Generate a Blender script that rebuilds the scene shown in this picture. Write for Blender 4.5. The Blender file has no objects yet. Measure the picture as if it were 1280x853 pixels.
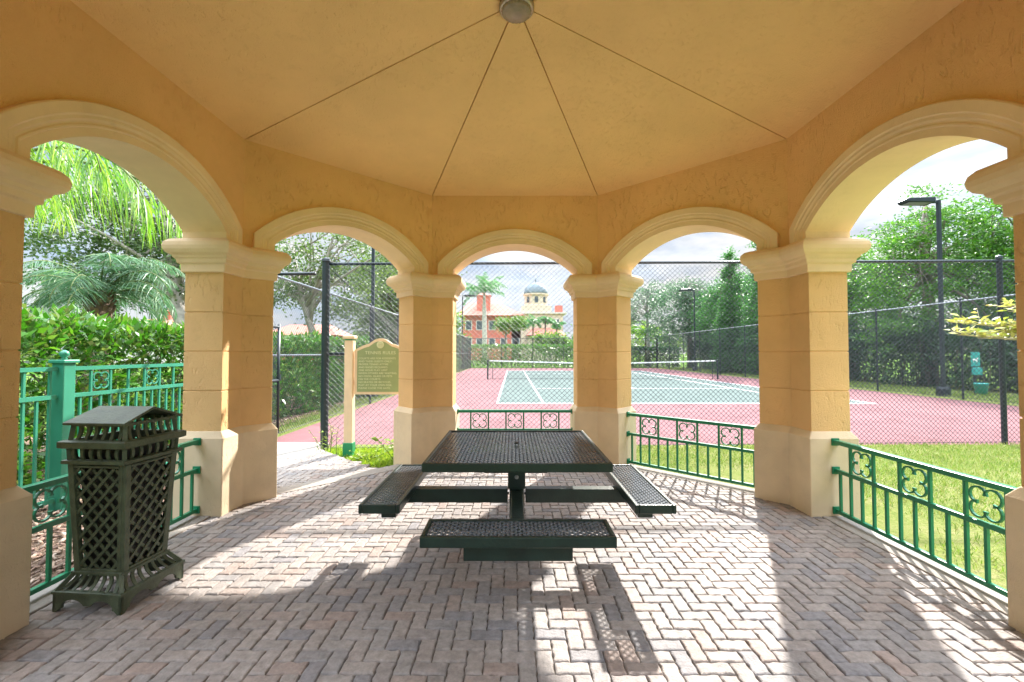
import bpy, bmesh, math, random
import numpy as np
from mathutils import Vector, Matrix, Euler
R = math.radians
PI = math.pi
random.seed(7)
rng = np.random.default_rng(11)
scene = bpy.context.scene
col = scene.collection

# ------------------------------------------------------------------ helpers
def tag(o, label=None, cat=None, group=None, kind=None):
    if label: o['label'] = label
    if cat: o['category'] = cat
    if group: o['group'] = group
    if kind: o['kind'] = kind
    return o

def empty(name, loc=(0, 0, 0), rz=0.0):
    o = bpy.data.objects.new(name, None)
    o.empty_display_size = 0.2
    col.objects.link(o)
    o.location = loc
    o.rotation_euler = (0, 0, rz)
    return o

def link_mesh(name, me, mat, parent=None, smooth=False):
    me.name = name
    if mat is not None:
        me.materials.append(mat)
    o = bpy.data.objects.new(name, me)
    col.objects.link(o)
    if parent is not None:
        o.parent = parent
    if smooth:
        me.polygons.foreach_set('use_smooth', [True] * len(me.polygons))
    return o

def copy_tree(o, parent=None):
    c = o.copy()
    col.objects.link(c)
    c.parent = parent
    for ch in list(o.children):
        copy_tree(ch, c)
    return c

def bevel(o, w=0.006, seg=2, ang=35):
    m = o.modifiers.new('bevel', 'BEVEL')
    m.width = w
    m.segments = seg
    m.limit_method = 'ANGLE'
    m.angle_limit = R(ang)
    return o

class MB:
    def __init__(s):
        s.v = []
        s.f = []
    def add(s, vs, fs):
        n = len(s.v)
        s.v.extend([tuple(p) for p in vs])
        s.f.extend([tuple(i + n for i in f) for f in fs])
        return s
    def box(s, c, d, rot=None):
        hx, hy, hz = d[0] / 2, d[1] / 2, d[2] / 2
        vs = [Vector((x, y, z)) for z in (-hz, hz) for x, y in ((-hx, -hy), (hx, -hy), (hx, hy), (-hx, hy))]
        if rot is not None:
            m = rot if isinstance(rot, Matrix) else Euler(rot).to_matrix()
            vs = [m @ v for v in vs]
        c = Vector(c)
        return s.add([v + c for v in vs], [(3, 2, 1, 0), (4, 5, 6, 7), (0, 1, 5, 4), (1, 2, 6, 5), (2, 3, 7, 6), (3, 0, 4, 7)])
    def bar(s, a, b, w, t, up=(0, 0, 1)):
        a = Vector(a); b = Vector(b)
        d = b - a
        L = d.length
        if L < 1e-6: return s
        x = d / L
        u = Vector(up)
        y = u.cross(x)
        if y.length < 1e-4:
            y = Vector((0, 1, 0)).cross(x)
        y.normalize()
        z = x.cross(y)
        m = Matrix((x, y, z)).transposed()
        return s.box((a + b) / 2, (L, w, t), m)
    def tube(s, pts, r, n=8, cap=True):
        pts = [Vector(p) for p in pts]
        k = len(pts)
        rs = r if isinstance(r, (list, tuple)) else [r] * k
        rings = []
        ref = None
        for i in range(k):
            t = (pts[min(i + 1, k - 1)] - pts[max(i - 1, 0)]).normalized()
            if ref is None:
                ref = Vector((0, 0, 1)) if abs(t.z) < .9 else Vector((1, 0, 0))
            y = t.cross(ref)
            if y.length < 1e-5: y = t.cross(Vector((0, 1, 0)))
            y.normalize()
            x = y.cross(t)
            ref = x
            rings.append([pts[i] + (x * math.cos(2 * PI * j / n) + y * math.sin(2 * PI * j / n)) * rs[i] for j in range(n)])
        return s.loft(rings, cap=cap)
    def loft(s, rings, closed=True, cap=True):
        n = len(rings[0])
        vs = [p for r in rings for p in r]
        fs = []
        for i in range(len(rings) - 1):
            for j in range(n if closed else n - 1):
                a = i * n + j; b = i * n + (j + 1) % n
                fs.append((a, b, b + n, a + n))
        if cap and closed:
            fs.append(tuple(range(n - 1, -1, -1)))
            fs.append(tuple((len(rings) - 1) * n + j for j in range(n)))
        return s.add(vs, fs)
    def lathe(s, prof, c=(0, 0, 0), n=20, cap=True):
        return s.loft([[(c[0] + r * math.cos(2 * PI * j / n), c[1] + r * math.sin(2 * PI * j / n), c[2] + z) for j in range(n)] for r, z in prof], cap=cap)
    def prism(s, poly, z0, z1):
        return s.loft([[(x, y, z0) for x, y in poly], [(x, y, z1) for x, y in poly]])
    def build(s, name, mat, parent=None, smooth=False, fixn=True):
        me = bpy.data.meshes.new(name)
        me.from_pydata(s.v, [], s.f)
        if fixn:
            bm = bmesh.new(); bm.from_mesh(me)
            bmesh.ops.recalc_face_normals(bm, faces=bm.faces)
            bm.to_mesh(me); bm.free()
        me.update()
        return link_mesh(name, me, mat, parent, smooth)

def np_mesh(name, verts, faces, mat, parent=None, smooth=False):
    """verts (n,3), faces (m,k) all of equal size"""
    verts = np.asarray(verts, dtype=np.float32); faces = np.asarray(faces, dtype=np.int32)
    me = bpy.data.meshes.new(name)
    m, k = faces.shape
    me.vertices.add(len(verts)); me.vertices.foreach_set('co', verts.ravel())
    me.loops.add(m * k); me.loops.foreach_set('vertex_index', faces.ravel())
    me.polygons.add(m); me.polygons.foreach_set('loop_start', np.arange(0, m * k, k, dtype=np.int32))
    me.polygons.foreach_set('loop_total', np.full(m, k, dtype=np.int32))
    me.update(calc_edges=True)
    me.validate()
    return link_mesh(name, me, mat, parent, smooth)

def norm(a):
    return a / np.maximum(np.linalg.norm(a, axis=1, keepdims=True), 1e-9)

def wires(name, a, b, r, mat, parent=None):
    """straight round-ish wires a->b, three sided"""
    a = np.asarray(a, float); b = np.asarray(b, float)
    t = norm(b - a)
    ref = np.where(np.abs(t[:, 2:3]) < .9, np.array([[0, 0, 1.]]), np.array([[1., 0, 0]]))
    y = norm(np.cross(t, ref)); x = np.cross(y, t)
    V = []
    for P in (a, b):
        for j in range(3):
            V.append(P + (x * math.cos(2 * PI * j / 3) + y * math.sin(2 * PI * j / 3)) * r)
    V = np.stack(V, 1).reshape(-1, 3)
    base = np.arange(len(a))[:, None] * 6
    F = np.concatenate([base + np.array([[j, (j + 1) % 3, 3 + (j + 1) % 3, 3 + j]]) for j in range(3)])
    return np_mesh(name, V, F, mat, parent)

def diag_segments(w, h, pitch):
    """two families of diagonals clipped to [0,w]x[0,h]"""
    A = []; B = []
    c = -h
    while c < w:
        u0 = max(0, c); u1 = min(w, c + h)
        if u1 > u0: A.append((u0, u0 - c)); B.append((u1, u1 - c))
        c += pitch
    c = 0.0
    while c < w + h:
        u0 = max(0, c - h); u1 = min(w, c)
        if u1 > u0: A.append((u0, c - u0)); B.append((u1, c - u1))
        c += pitch
    return np.array(A), np.array(B)

def clip_seg(p, q, poly):
    """clip segment to convex polygon (ccw)"""
    t0, t1 = 0.0, 1.0
    dx, dy = q[0] - p[0], q[1] - p[1]
    n = len(poly)
    for i in range(n):
        ax, ay = poly[i]; bx, by = poly[(i + 1) % n]
        nx, ny = -(by - ay), bx - ax
        num = nx * (p[0] - ax) + ny * (p[1] - ay)
        den = nx * dx + ny * dy
        if abs(den) < 1e-12:
            if num < 0: return None
            continue
        t = -num / den
        if den > 0: t0 = max(t0, t)
        else: t1 = min(t1, t)
    if t1 - t0 < 1e-4: return None
    return (p[0] + dx * t0, p[1] + dy * t0), (p[0] + dx * t1, p[1] + dy * t1)

def leaves(name, C, D, L, W, mat, parent=None, fold=0.18, up=None):
    """C centres(base), D direction unit, L length, W width arrays -> one folded quad leaf each"""
    C = np.asarray(C, float); D = norm(np.asarray(D, float)); n = len(C)
    L = np.broadcast_to(np.asarray(L, float), (n,))[:, None]; W = np.broadcast_to(np.asarray(W, float), (n,))[:, None]
    rnd = rng.normal(size=(n, 3)) if up is None else np.asarray(up, float) + rng.normal(size=(n, 3)) * .35
    S = norm(np.cross(D, rnd)); N = np.cross(S, D)
    b = C; tip = C + D * L
    m = C + D * L * .45
    l = m + S * W * .5 + N * W * fold; r = m - S * W * .5 + N * W * fold
    V = np.stack([b, r, tip, l], 1).reshape(-1, 3)
    F = np.arange(n)[:, None] * 4 + np.array([[0, 1, 2, 3]])
    return np_mesh(name, V, F, mat, parent)

def rand_dir(n):
    return norm(rng.normal(size=(n, 3)))

# ------------------------------------------------------------------ materials
def new_mat(name):
    m = bpy.data.materials.new(name); m.use_nodes = True
    nt = m.node_tree
    return m, nt, nt.nodes['Principled BSDF']

def N(nt, t, **kw):
    n = nt.nodes.new(t)
    for k, v in kw.items():
        if k in n.inputs: n.inputs[k].default_value = v
        else: setattr(n, k, v)
    return n

def ramp(nt, fac, stops):
    r = nt.nodes.new('ShaderNodeValToRGB')
    while len(r.color_ramp.elements) < len(stops): r.color_ramp.elements.new(.5)
    for e, (p, c) in zip(r.color_ramp.elements, stops):
        e.position = p; e.color = (*c, 1)
    nt.links.new(fac, r.inputs['Fac'])
    return r

def simple(name, c, rough=.6, metal=0., var=.12, scale=6, bump=0., bscale=60, spec=.5):
    m, nt, p = new_mat(name)
    tc = N(nt, 'ShaderNodeTexCoord')
    n = N(nt, 'ShaderNodeTexNoise', Scale=scale, Detail=5.)
    nt.links.new(tc.outputs['Object'], n.inputs['Vector'])
    lo = tuple(x * (1 - var) for x in c); hi = tuple(min(1, x * (1 + var)) for x in c)
    r = ramp(nt, n.outputs['Fac'], [(.3, lo), (.7, hi)])
    nt.links.new(r.outputs['Color'], p.inputs['Base Color'])
    p.inputs['Roughness'].default_value = rough; p.inputs['Metallic'].default_value = metal
    p.inputs['Specular IOR Level'].default_value = spec
    if bump:
        n2 = N(nt, 'ShaderNodeTexNoise', Scale=bscale, Detail=4.)
        nt.links.new(tc.outputs['Object'], n2.inputs['Vector'])
        b = N(nt, 'ShaderNodeBump', Strength=bump, Distance=.01)
        nt.links.new(n2.outputs['Fac'], b.inputs['Height']); nt.links.new(b.outputs['Normal'], p.inputs['Normal'])
    return m

def stucco(name, c, bump=.5, scale=9., dist=.012, stain=.1):
    """skip-trowel stucco: smooth paint with scattered raised ridges and pits"""
    m, nt, p = new_mat(name)
    tc = N(nt, 'ShaderNodeTexCoord')
    big = N(nt, 'ShaderNodeTexNoise', Scale=1.3, Detail=4., Roughness=.6)
    nt.links.new(tc.outputs['Object'], big.inputs['Vector'])
    r = ramp(nt, big.outputs['Fac'], [(.3, tuple(x * (1 - stain) for x in c)), (.7, tuple(min(1, x * (1 + stain * .6)) for x in c))])
    nt.links.new(r.outputs['Color'], p.inputs['Base Color'])
    sc2 = N(nt, 'ShaderNodeTexNoise', Scale=5.5, Detail=9., Roughness=.75)
    nt.links.new(tc.outputs['Object'], sc2.inputs['Vector'])
    rs = ramp(nt, sc2.outputs['Fac'], [(.30, (.80, .77, .73)), (.44, (1, 1, 1))])
    mm = N(nt, 'ShaderNodeMix', data_type='RGBA', blend_type='MULTIPLY'); mm.inputs[0].default_value = .35
    nt.links.new(r.outputs['Color'], mm.inputs[6]); nt.links.new(rs.outputs['Color'], mm.inputs[7]); nt.links.new(mm.outputs[2], p.inputs['Base Color'])
    p.inputs['Roughness'].default_value = .82; p.inputs['Specular IOR Level'].default_value = .25
    # fine sand float everywhere, sparse trowel scratches and small pits in patches
    n1 = N(nt, 'ShaderNodeTexNoise', Scale=scale * 3.2, Detail=4., Roughness=.6, Distortion=.5)
    n2 = N(nt, 'ShaderNodeTexNoise', Scale=scale * 14, Detail=4., Roughness=.65)
    n4 = N(nt, 'ShaderNodeTexNoise', Scale=1.9, Detail=3.)
    mpv = N(nt, 'ShaderNodeMapping'); mpv.inputs['Scale'].default_value = (1, 1, .45); mpv.inputs['Rotation'].default_value = (.3, .2, .6)
    nt.links.new(tc.outputs['Object'], mpv.inputs['Vector']); nt.links.new(mpv.outputs['Vector'], n1.inputs['Vector'])
    for n in (n2, n4): nt.links.new(tc.outputs['Object'], n.inputs['Vector'])
    r1 = ramp(nt, n1.outputs['Fac'], [(.55, (1, 1, 1)), (.66, (0, 0, 0))])
    pa = ramp(nt, n4.outputs['Fac'], [(.40, (.15, .15, .15)), (.62, (1, 1, 1))])
    iv = N(nt, 'ShaderNodeMath', operation='SUBTRACT'); iv.inputs[0].default_value = 1.; nt.links.new(r1.outputs['Color'], iv.inputs[1])
    pm = N(nt, 'ShaderNodeMath', operation='MULTIPLY'); nt.links.new(iv.outputs[0], pm.inputs[0]); nt.links.new(pa.outputs['Color'], pm.inputs[1])
    a = N(nt, 'ShaderNodeMath', operation='MULTIPLY_ADD'); a.inputs[1].default_value = -1.6
    n2s = N(nt, 'ShaderNodeMath', operation='MULTIPLY'); n2s.inputs[1].default_value = 1.3; nt.links.new(n2.outputs['Fac'], n2s.inputs[0])
    nt.links.new(pm.outputs[0], a.inputs[0]); nt.links.new(n2s.outputs[0], a.inputs[2])
    b = N(nt, 'ShaderNodeBump', Strength=bump, Distance=dist)
    nt.links.new(a.outputs[0], b.inputs['Height']); nt.links.new(b.outputs['Normal'], p.inputs['Normal'])
    return m

def leaf_mat(name, cols, trans=.35, rough=.45):
    m, nt, p = new_mat(name)
    g = N(nt, 'ShaderNodeNewGeometry')
    k = len(cols)
    r = ramp(nt, g.outputs['Random Per Island'], [(i / max(1, k - 1), c) for i, c in enumerate(cols)])
    nt.links.new(r.outputs['Color'], p.inputs['Base Color'])
    p.inputs['Roughness'].default_value = rough
    t = N(nt, 'ShaderNodeBsdfTranslucent')
    h = N(nt, 'ShaderNodeHueSaturation', Value=1.5, Saturation=1.1)
    nt.links.new(r.outputs['Color'], h.inputs['Color']); nt.links.new(h.outputs['Color'], t.inputs['Color'])
    mx = N(nt, 'ShaderNodeMixShader'); mx.inputs['Fac'].default_value = trans
    nt.links.new(p.outputs[0], mx.inputs[1]); nt.links.new(t.outputs[0], mx.inputs[2])
    nt.links.new(mx.outputs[0], nt.nodes['Material Output'].inputs['Surface'])
    return m

def island_mat(name, cols, rough=.85, bump=.4, bscale=120, mottle=.25):
    m, nt, p = new_mat(name)
    g = N(nt, 'ShaderNodeNewGeometry'); tc = N(nt, 'ShaderNodeTexCoord')
    k = len(cols)
    r = ramp(nt, g.outputs['Random Per Island'], [(i / k, c) for i, c in enumerate(cols)])
    r.color_ramp.interpolation = 'CONSTANT'
    n = N(nt, 'ShaderNodeTexNoise', Scale=22., Detail=6., Roughness=.7)
    n3 = N(nt, 'ShaderNodeTexNoise', Scale=.9, Detail=3.)
    nt.links.new(tc.outputs['Object'], n.inputs['Vector']); nt.links.new(tc.outputs['Object'], n3.inputs['Vector'])
    r2 = ramp(nt, n.outputs['Fac'], [(.3, (1 - mottle,) * 3), (.7, (1 + mottle * .5,) * 3)])
    r3 = ramp(nt, n3.outputs['Fac'], [(.35, (.82, .8, .78)), (.65, (1.06, 1.05, 1.04))])
    mx = N(nt, 'ShaderNodeMix', data_type='RGBA', blend_type='MULTIPLY'); mx.inputs[0].default_value = 1
    nt.links.new(r.outputs['Color'], mx.inputs[6]); nt.links.new(r2.outputs['Color'], mx.inputs[7])
    mx2 = N(nt, 'ShaderNodeMix', data_type='RGBA', blend_type='MULTIPLY'); mx2.inputs[0].default_value = 1
    nt.links.new(mx.outputs[2], mx2.inputs[6]); nt.links.new(r3.outputs['Color'], mx2.inputs[7])
    nt.links.new(mx2.outputs[2], p.inputs['Base Color'])
    p.inputs['Roughness'].default_value = rough
    n2 = N(nt, 'ShaderNodeTexNoise', Scale=bscale, Detail=4.)
    nt.links.new(tc.outputs['Object'], n2.inputs['Vector'])
    b = N(nt, 'ShaderNodeBump', Strength=bump, Distance=.006)
    nt.links.new(n2.outputs['Fac'], b.inputs['Height']); nt.links.new(b.outputs['Normal'], p.inputs['Normal'])
    return m

def ground_mat(name, cols, scale=3., scale2=40., bump=.5, rough=.95):
    m, nt, p = new_mat(name)
    tc = N(nt, 'ShaderNodeTexCoord')
    n = N(nt, 'ShaderNodeTexNoise', Scale=scale, Detail=8., Roughness=.7); n2 = N(nt, 'ShaderNodeTexNoise', Scale=scale2, Detail=6., Roughness=.7)
    for q in (n, n2): nt.links.new(tc.outputs['Object'], q.inputs['Vector'])
    a = N(nt, 'ShaderNodeMath', operation='ADD'); nt.links.new(n.outputs['Fac'], a.inputs[0]); nt.links.new(n2.outputs['Fac'], a.inputs[1])
    h = N(nt, 'ShaderNodeMath', operation='MULTIPLY'); h.inputs[1].default_value = .5; nt.links.new(a.outputs[0], h.inputs[0])
    k = len(cols)
    r = ramp(nt, h.outputs[0], [(.36 + .28 * i / (k - 1), c) for i, c in enumerate(cols)])
    nt.links.new(r.outputs['Color'], p.inputs['Base Color']); p.inputs['Roughness'].default_value = rough
    p.inputs['Specular IOR Level'].default_value = 0.
    if 'court' in name:
        n3 = N(nt, 'ShaderNodeTexNoise', Scale=1.7, Detail=8., Roughness=.7, Distortion=.6); nt.links.new(tc.outputs['Object'], n3.inputs['Vector'])
        r3 = ramp(nt, n3.outputs['Fac'], [(.33, (.80, .79, .78)), (.47, (1, 1, 1)), (.60, (1, 1, 1)), (.74, (1.18, 1.18, 1.18))])
        m3 = N(nt, 'ShaderNodeMix', data_type='RGBA', blend_type='MULTIPLY'); m3.inputs[0].default_value = 1
        nt.links.new(r.outputs['Color'], m3.inputs[6]); nt.links.new(r3.outputs['Color'], m3.inputs[7]); nt.links.new(m3.outputs[2], p.inputs['Base Color'])
    if bump:
        b = N(nt, 'ShaderNodeBump', Strength=bump, Distance=.03)
        nt.links.new(n2.outputs['Fac'], b.inputs['Height']); nt.links.new(b.outputs['Normal'], p.inputs['Normal'])
    return m

M = dict(
    wall=stucco('ochre_stucco', (.91, .57, .28), .65, 8., .017, .09),
    ceil=stucco('ochre_ceiling_stucco', (.95, .635, .31), .5, 8., .014, .07),
    shaft=stucco('ochre_pillar_stucco', (.82, .53, .25), .65, 9., .014, .12),
    trim=stucco('cream_trim_stucco', (.84, .64, .43), .35, 16., .006, .14),
    base=stucco('cream_base_stucco', (.70, .57, .39), .35, 14., .006, .22),
    paver=island_mat('tumbled_pavers', [(0.301, 0.267, 0.247), (0.277, 0.250, 0.238), (0.326, 0.292, 0.270), (0.262, 0.247, 0.244), (0.314, 0.264, 0.238), (0.295, 0.267, 0.250), (0.237, 0.226, 0.232), (0.338, 0.301, 0.279), (0.311, 0.250, 0.221), (0.287, 0.267, 0.256), (0.317, 0.282, 0.260), (0.301, 0.273, 0.256)], .8, .6, 90, .35),
    sand=ground_mat('joint_sand', [(.10, .085, .07), (.17, .145, .12)], 4, 90, .3),
    conc=ground_mat('pale_concrete', [(.26, .235, .21), (.35, .325, .295)], 2, 60, .2),
    rail=simple('green_rail_enamel', (.010, .20, .095), .32, 0, .15, 4),
    teal=simple('teal_fence_enamel', (.028, .215, .135), .38, 0, .12, 3),
    black=simple('black_coated_metal', (.018, .028, .024), .38, 0, .25, 9, .15, 90),
    tabmat=simple('dark_green_plastic_coating', (.012, .030, .024), .33, 0, .3, 8, .2, 70),
    mesh=simple('sheen_tinted_expanded_metal', (.14, .16, .18), .2, 0, .25, 8),  # dark coating made paler: sky sheen on the wires put into the base colour
    can=simple('weathered_bronze_green_iron', (.068, .088, .052), .5, .1, .3, 14, .35, 60),
    liner=simple('black_plastic_liner', (.008, .009, .009), .5),
    wire=simple('black_vinyl_chain_link', (.022, .03, .042), .45),
    post=simple('black_fence_post_paint', (.012, .022, .028), .35, 0, .2, 5),
    galv=simple('galvanised_tube', (.30, .33, .35), .45, .3),
    pink=ground_mat('pink_acrylic_court', [(.150, .078, .082), (.20, .112, .114)], .9, 30, .05, .8),
    green=ground_mat('green_acrylic_court', [(.080, .104, .096), (.112, .134, .126)], .8, 30, .05, .75),
    white=simple('white_line_paint', (.80, .80, .80), .7, 0, .05),
    netm=simple('black_net_cord', (.02, .025, .03), .8),
    grassg=ground_mat('lawn_soil_and_thatch', [(.08, .12, .03), (.14, .165, .05), (.22, .20, .10)], 1.2, 25, .6),
    ground=ground_mat('far_lawn', [(.05, .10, .02), (.08, .14, .03), (.12, .17, .05)], .15, 6, .3),
    mulchg=ground_mat('mulch_soil', [(.10, .065, .045), (.20, .14, .10), (.30, .22, .17)], 6, 50, .8),
    mulch=island_mat('bark_chips', [(.22, .14, .10), (.32, .23, .17), (.14, .09, .07), (.40, .31, .25), (.26, .16, .12)], .9, .3),
    bark=simple('grey_brown_bark', (.20, .17, .14), .95, 0, .35, 7, .8, 25),
    palebark=simple('pale_grey_bark', (.36, .33, .29), .9, 0, .3, 5, .6, 20),
    palmtrunk=simple('ringed_palm_trunk', (.46, .43, .39), .9, 0, .2, 5, .4, 30),
    boots=simple('old_palm_boots', (.16, .11, .075), .95, 0, .4, 9, .8, 22),
    sign_green=simple('sage_green_sign_panel', (.25, .32, .145), .5, 0, .08),
    sign_cream=simple('cream_sign_timber', (.72, .57, .38), .6, 0, .08),
    sign_text=simple('pale_sign_lettering', (.62, .66, .42), .6, 0, .03),
    sleeve=simple('green_post_sleeve', (.012, .24, .10), .4),
    coral=simple('coral_stucco', (.56, .145, .10), .85, 0, .08, 1),
    pale=simple('pale_tan_stucco', (.60, .50, .38), .85, 0, .08, 1),
    whitewall=simple('off_white_stucco', (.66, .62, .58), .85, 0, .06, 1),
    rooftile=simple('red_barrel_tile', (.42, .15, .105), .8, 0, .25, 3, .5, 8),
    dome=simple('slate_dome_tile', (.13, .18, .21), .6, 0, .45, 3),
    glass=simple('dark_window_glass', (.05, .075, .09), .12, 0, .1),
    lampglass=simple('ribbed_lamp_glass', (.30, .25, .19), .25, 0, .2, 12),
    nickel=simple('brushed_nickel', (.45, .42, .38), .3, .8),
    teal_sign=simple('teal_station_plastic', (.03, .32, .30), .4),
    stem=simple('green_stem', (.12, .16, .05), .8),
    twig=simple('pale_twig', (.40, .33, .25), .85),
)
LM = dict(
    hedge=leaf_mat('glossy_hedge_leaf', [(.028, .10, .012), (.05, .16, .02), (.08, .22, .03), (.04, .13, .015), (.12, .26, .035), (.15, .19, .05), (.035, .09, .02)], .3, .32),
    oak=leaf_mat('oak_leaf', [(.035, .075, .022), (.06, .11, .03), (.09, .14, .045), (.045, .09, .03)], .35),
    olive=leaf_mat('olive_grey_leaf', [(.065, .115, .03), (.10, .155, .045), (.14, .20, .06), (.075, .125, .05)], .4),
    bright=leaf_mat('bright_green_leaf', [(.03, .10, .018), (.06, .16, .025), (.12, .25, .035), (.04, .12, .02)], .4),
    blue=leaf_mat('blue_green_needle', [(.03, .095, .038), (.05, .13, .055), (.085, .17, .065), (.035, .10, .05)], .35),
    cyp=leaf_mat('cypress_green', [(.025, .105, .025), (.05, .16, .03), (.08, .21, .04)], .35),
    dark=leaf_mat('dark_shrub_leaf', [(.018, .05, .022), (.028, .075, .03), (.04, .10, .035)], .25),
    lime=leaf_mat('lime_leaf', [(.085, .18, .025), (.13, .23, .035), (.06, .14, .025)], .4),
    yellow=leaf_mat('yellow_leaf', [(.36, .37, .09), (.46, .44, .14), (.27, .33, .07), (.42, .35, .11), (.22, .30, .06)], .35),
    palm=leaf_mat('palm_leaflet', [(.06, .17, .025), (.11, .25, .035), (.20, .34, .05), (.32, .40, .08)], .45),
    pindo=leaf_mat('blue_palm_leaflet', [(.055, .135, .07), (.09, .19, .10), (.05, .13, .045), (.13, .22, .09)], .35),
    royal=leaf_mat('royal_palm_leaflet', [(.05, .16, .05), (.08, .22, .07), (.12, .28, .09)], .35),
    grass=leaf_mat('grass_blade', [(.09, .17, .025), (.13, .22, .035), (.19, .26, .05), (.25, .26, .09), (.11, .19, .03)], .25, .7),
    weed=leaf_mat('weed_leaf', [(.15, .26, .03), (.24, .36, .05), (.36, .42, .07)], .4),
)

# ------------------------------------------------------------------ gazebo dimensions
T8 = math.tan(PI / 8)
A = 2.4994          # inner apothem of the walls
TH = 0.33           # wall thickness
BO = 0.772          # half width of an arch opening
ZE, ZA = 3.331, 3.78
ZC = 2.335          # top of the capitals
CR = 2.72           # crown of the arches
def bay_frame(k):
    """k = 0 is the east (right) bay, 2 the far centre bay, 4 the west bay"""
    th = k * PI / 4
    n = Vector((math.cos(th), math.sin(th), 0)); t = Vector((-math.sin(th), math.cos(th), 0))
    return n, t
def bp(k, along, apo, z):
    n, t = bay_frame(k)
    return n * apo + t * along + Vector((0, 0, z))

gz = empty('gazebo', (0, 0, 0))
tag(gz, 'octagonal ochre stucco gazebo with cream arches on eight stout pillars', 'gazebo')

def plan(k, e, z):
    """plan outline of the pillar between bay k and k+1, swollen by e"""
    b = BO - e; ai = A - e; ao = A + TH + e
    return [bp(k, ai * T8, ai, z), bp(k, b, ai, z), bp(k, b, ao, z), bp(k, ao * T8, ao, z), bp(k + 1, -b, ao, z), bp(k + 1, -b, ai, z)]

CAPP = [(.0, 2.050), (.024, 2.052), (.026, 2.118), (.046, 2.128), (.050, 2.160), (.066, 2.170), (.072, 2.188), (.100, 2.205),
        (.116, 2.232), (.120, 2.262), (.112, 2.292), (.088, 2.318), (.05, 2.332), (.0, ZC)]
for k in range(8):
    m = MB()
    zs = [(0, .69)]
    for zj in (1.04, 1.375, 1.71):
        zs += [(0, zj - .005), (-.007, zj - .003), (-.007, zj + .003), (0, zj + .005)]
    zs += [(0, 2.06)]
    m.loft([plan(k, e, z) for e, z in zs])
    pil = bevel(m.build('pillar', M['shaft'], gz), .006, 2)
    b = MB().loft([plan(k, e, z) for e, z in [(.042, -.12), (.042, .642), (.003, .70)]])
    bevel(b.build('pillar_base', M['base'], pil), .008, 2)
    c = MB().loft([plan(k, e, z) for e, z in CAPP])
    bevel(c.build('capital', M['trim'], pil), .004, 1, 50)

# arches
ZS = ZC - .012
ZK = 2.40
rise = CR - ZK
RA = (BO ** 2 + rise ** 2) / (2 * rise)
ZCEN = CR - RA
def arch_pts(d, n=28):
    r = RA + d; x = BO + d
    ph = math.asin(min(1, x / r))
    pts = [(-x, ZS), (-x, ZS + .03)]
    for i in range(n + 1):
        a = -ph + 2 * ph * i / n
        pts.append((r * math.sin(a), ZCEN + r * math.cos(a)))
    return pts + [(x, ZS + .03), (x, ZS)]
PROF = [(.185, -(TH - .01)), (.185, -(TH + .045)), (.10, -(TH + .045)), (.09, -(TH + .03)), (.0, -(TH + .03)),
        (.0, .018), (.048, .018), (.054, .026), (.064, .026), (.070, .020), (.082, .022), (.094, .034), (.112, .034), (.122, .044), (.178, .044), (.185, .038), (.185, -.01)]
for k in range(8):
    # wall above the pillars
    m = MB()
    ap = arch_pts(.09)
    for apo, h in ((A, A * T8), (A + TH, (A + TH) * T8)):
        top = ZE + .12
        ring = [(-h, ZS)] + ap + [(h, ZS)]
        vs = []; fs = []
        for x, z in ring:
            vs += [bp(k, x, apo, z), bp(k, x, apo, top)]
        # stub columns carry equal x twice: skip zero-width quads
        for i in range(len(ring) - 1):
            if abs(ring[i + 1][0] - ring[i][0]) > 1e-5:
                fs.append((2 * i, 2 * i + 2, 2 * i + 3, 2 * i + 1))
        m.add(vs, fs)
    m.build('wall', M['wall'], gz, fixn=False)
    m = MB()
    rings = []
    for d, dep in PROF:
        rings.append([bp(k, x, A - dep, z) for x, z in arch_pts(d)])
    n = len(rings[0])
    m.loft(rings, closed=False, cap=False)
    o = m.build('archivolt', M['trim'], gz, smooth=False)
# ceiling of eight triangular panels with open score joints
m = MB()
sl = (ZA - ZE) / A
g = .0055
for k in range(8):
    n, t = bay_frame(k)
    a1 = A + .06
    z1 = ZE - sl * .06
    r0 = .03
    pts = [(-(a1 * T8 - g), a1, z1), (a1 * T8 - g, a1, z1), (r0 * T8 - g, r0, ZA - sl * r0), (-r0 * T8 + g, r0, ZA - sl * r0)]
    lo = [bp(k, x, a, z) for x, a, z in pts]; hi = [bp(k, x, a, z + .03) for x, a, z in pts]
    m.add(lo + hi, [(0, 1, 2, 3), (0, 4, 5, 1), (1, 5, 6, 2), (2, 6, 7, 3), (3, 7, 4, 0)])
m.build('ceiling', M['ceil'], gz)
# tiled roof above
m = MB()
ro = A + TH + .42
ring0 = [bp(k, -ro * T8, ro, 3.40) for k in range(8)]
ring1 = [bp(k, -ro * T8, ro, 3.50) for k in range(8)]
ring2 = [bp(k, -.05 * T8, .05, 4.75) for k in range(8)]
ringi = [bp(k, -(A + .02) * T8, A + .02, 3.40) for k in range(8)]
ringt = [bp(k, -.05 * T8, .05, 3.84) for k in range(8)]
m.loft([ringt, ringi, ring0, ring1, ring2])
m.build('roof', M['rooftile'], gz)

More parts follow.
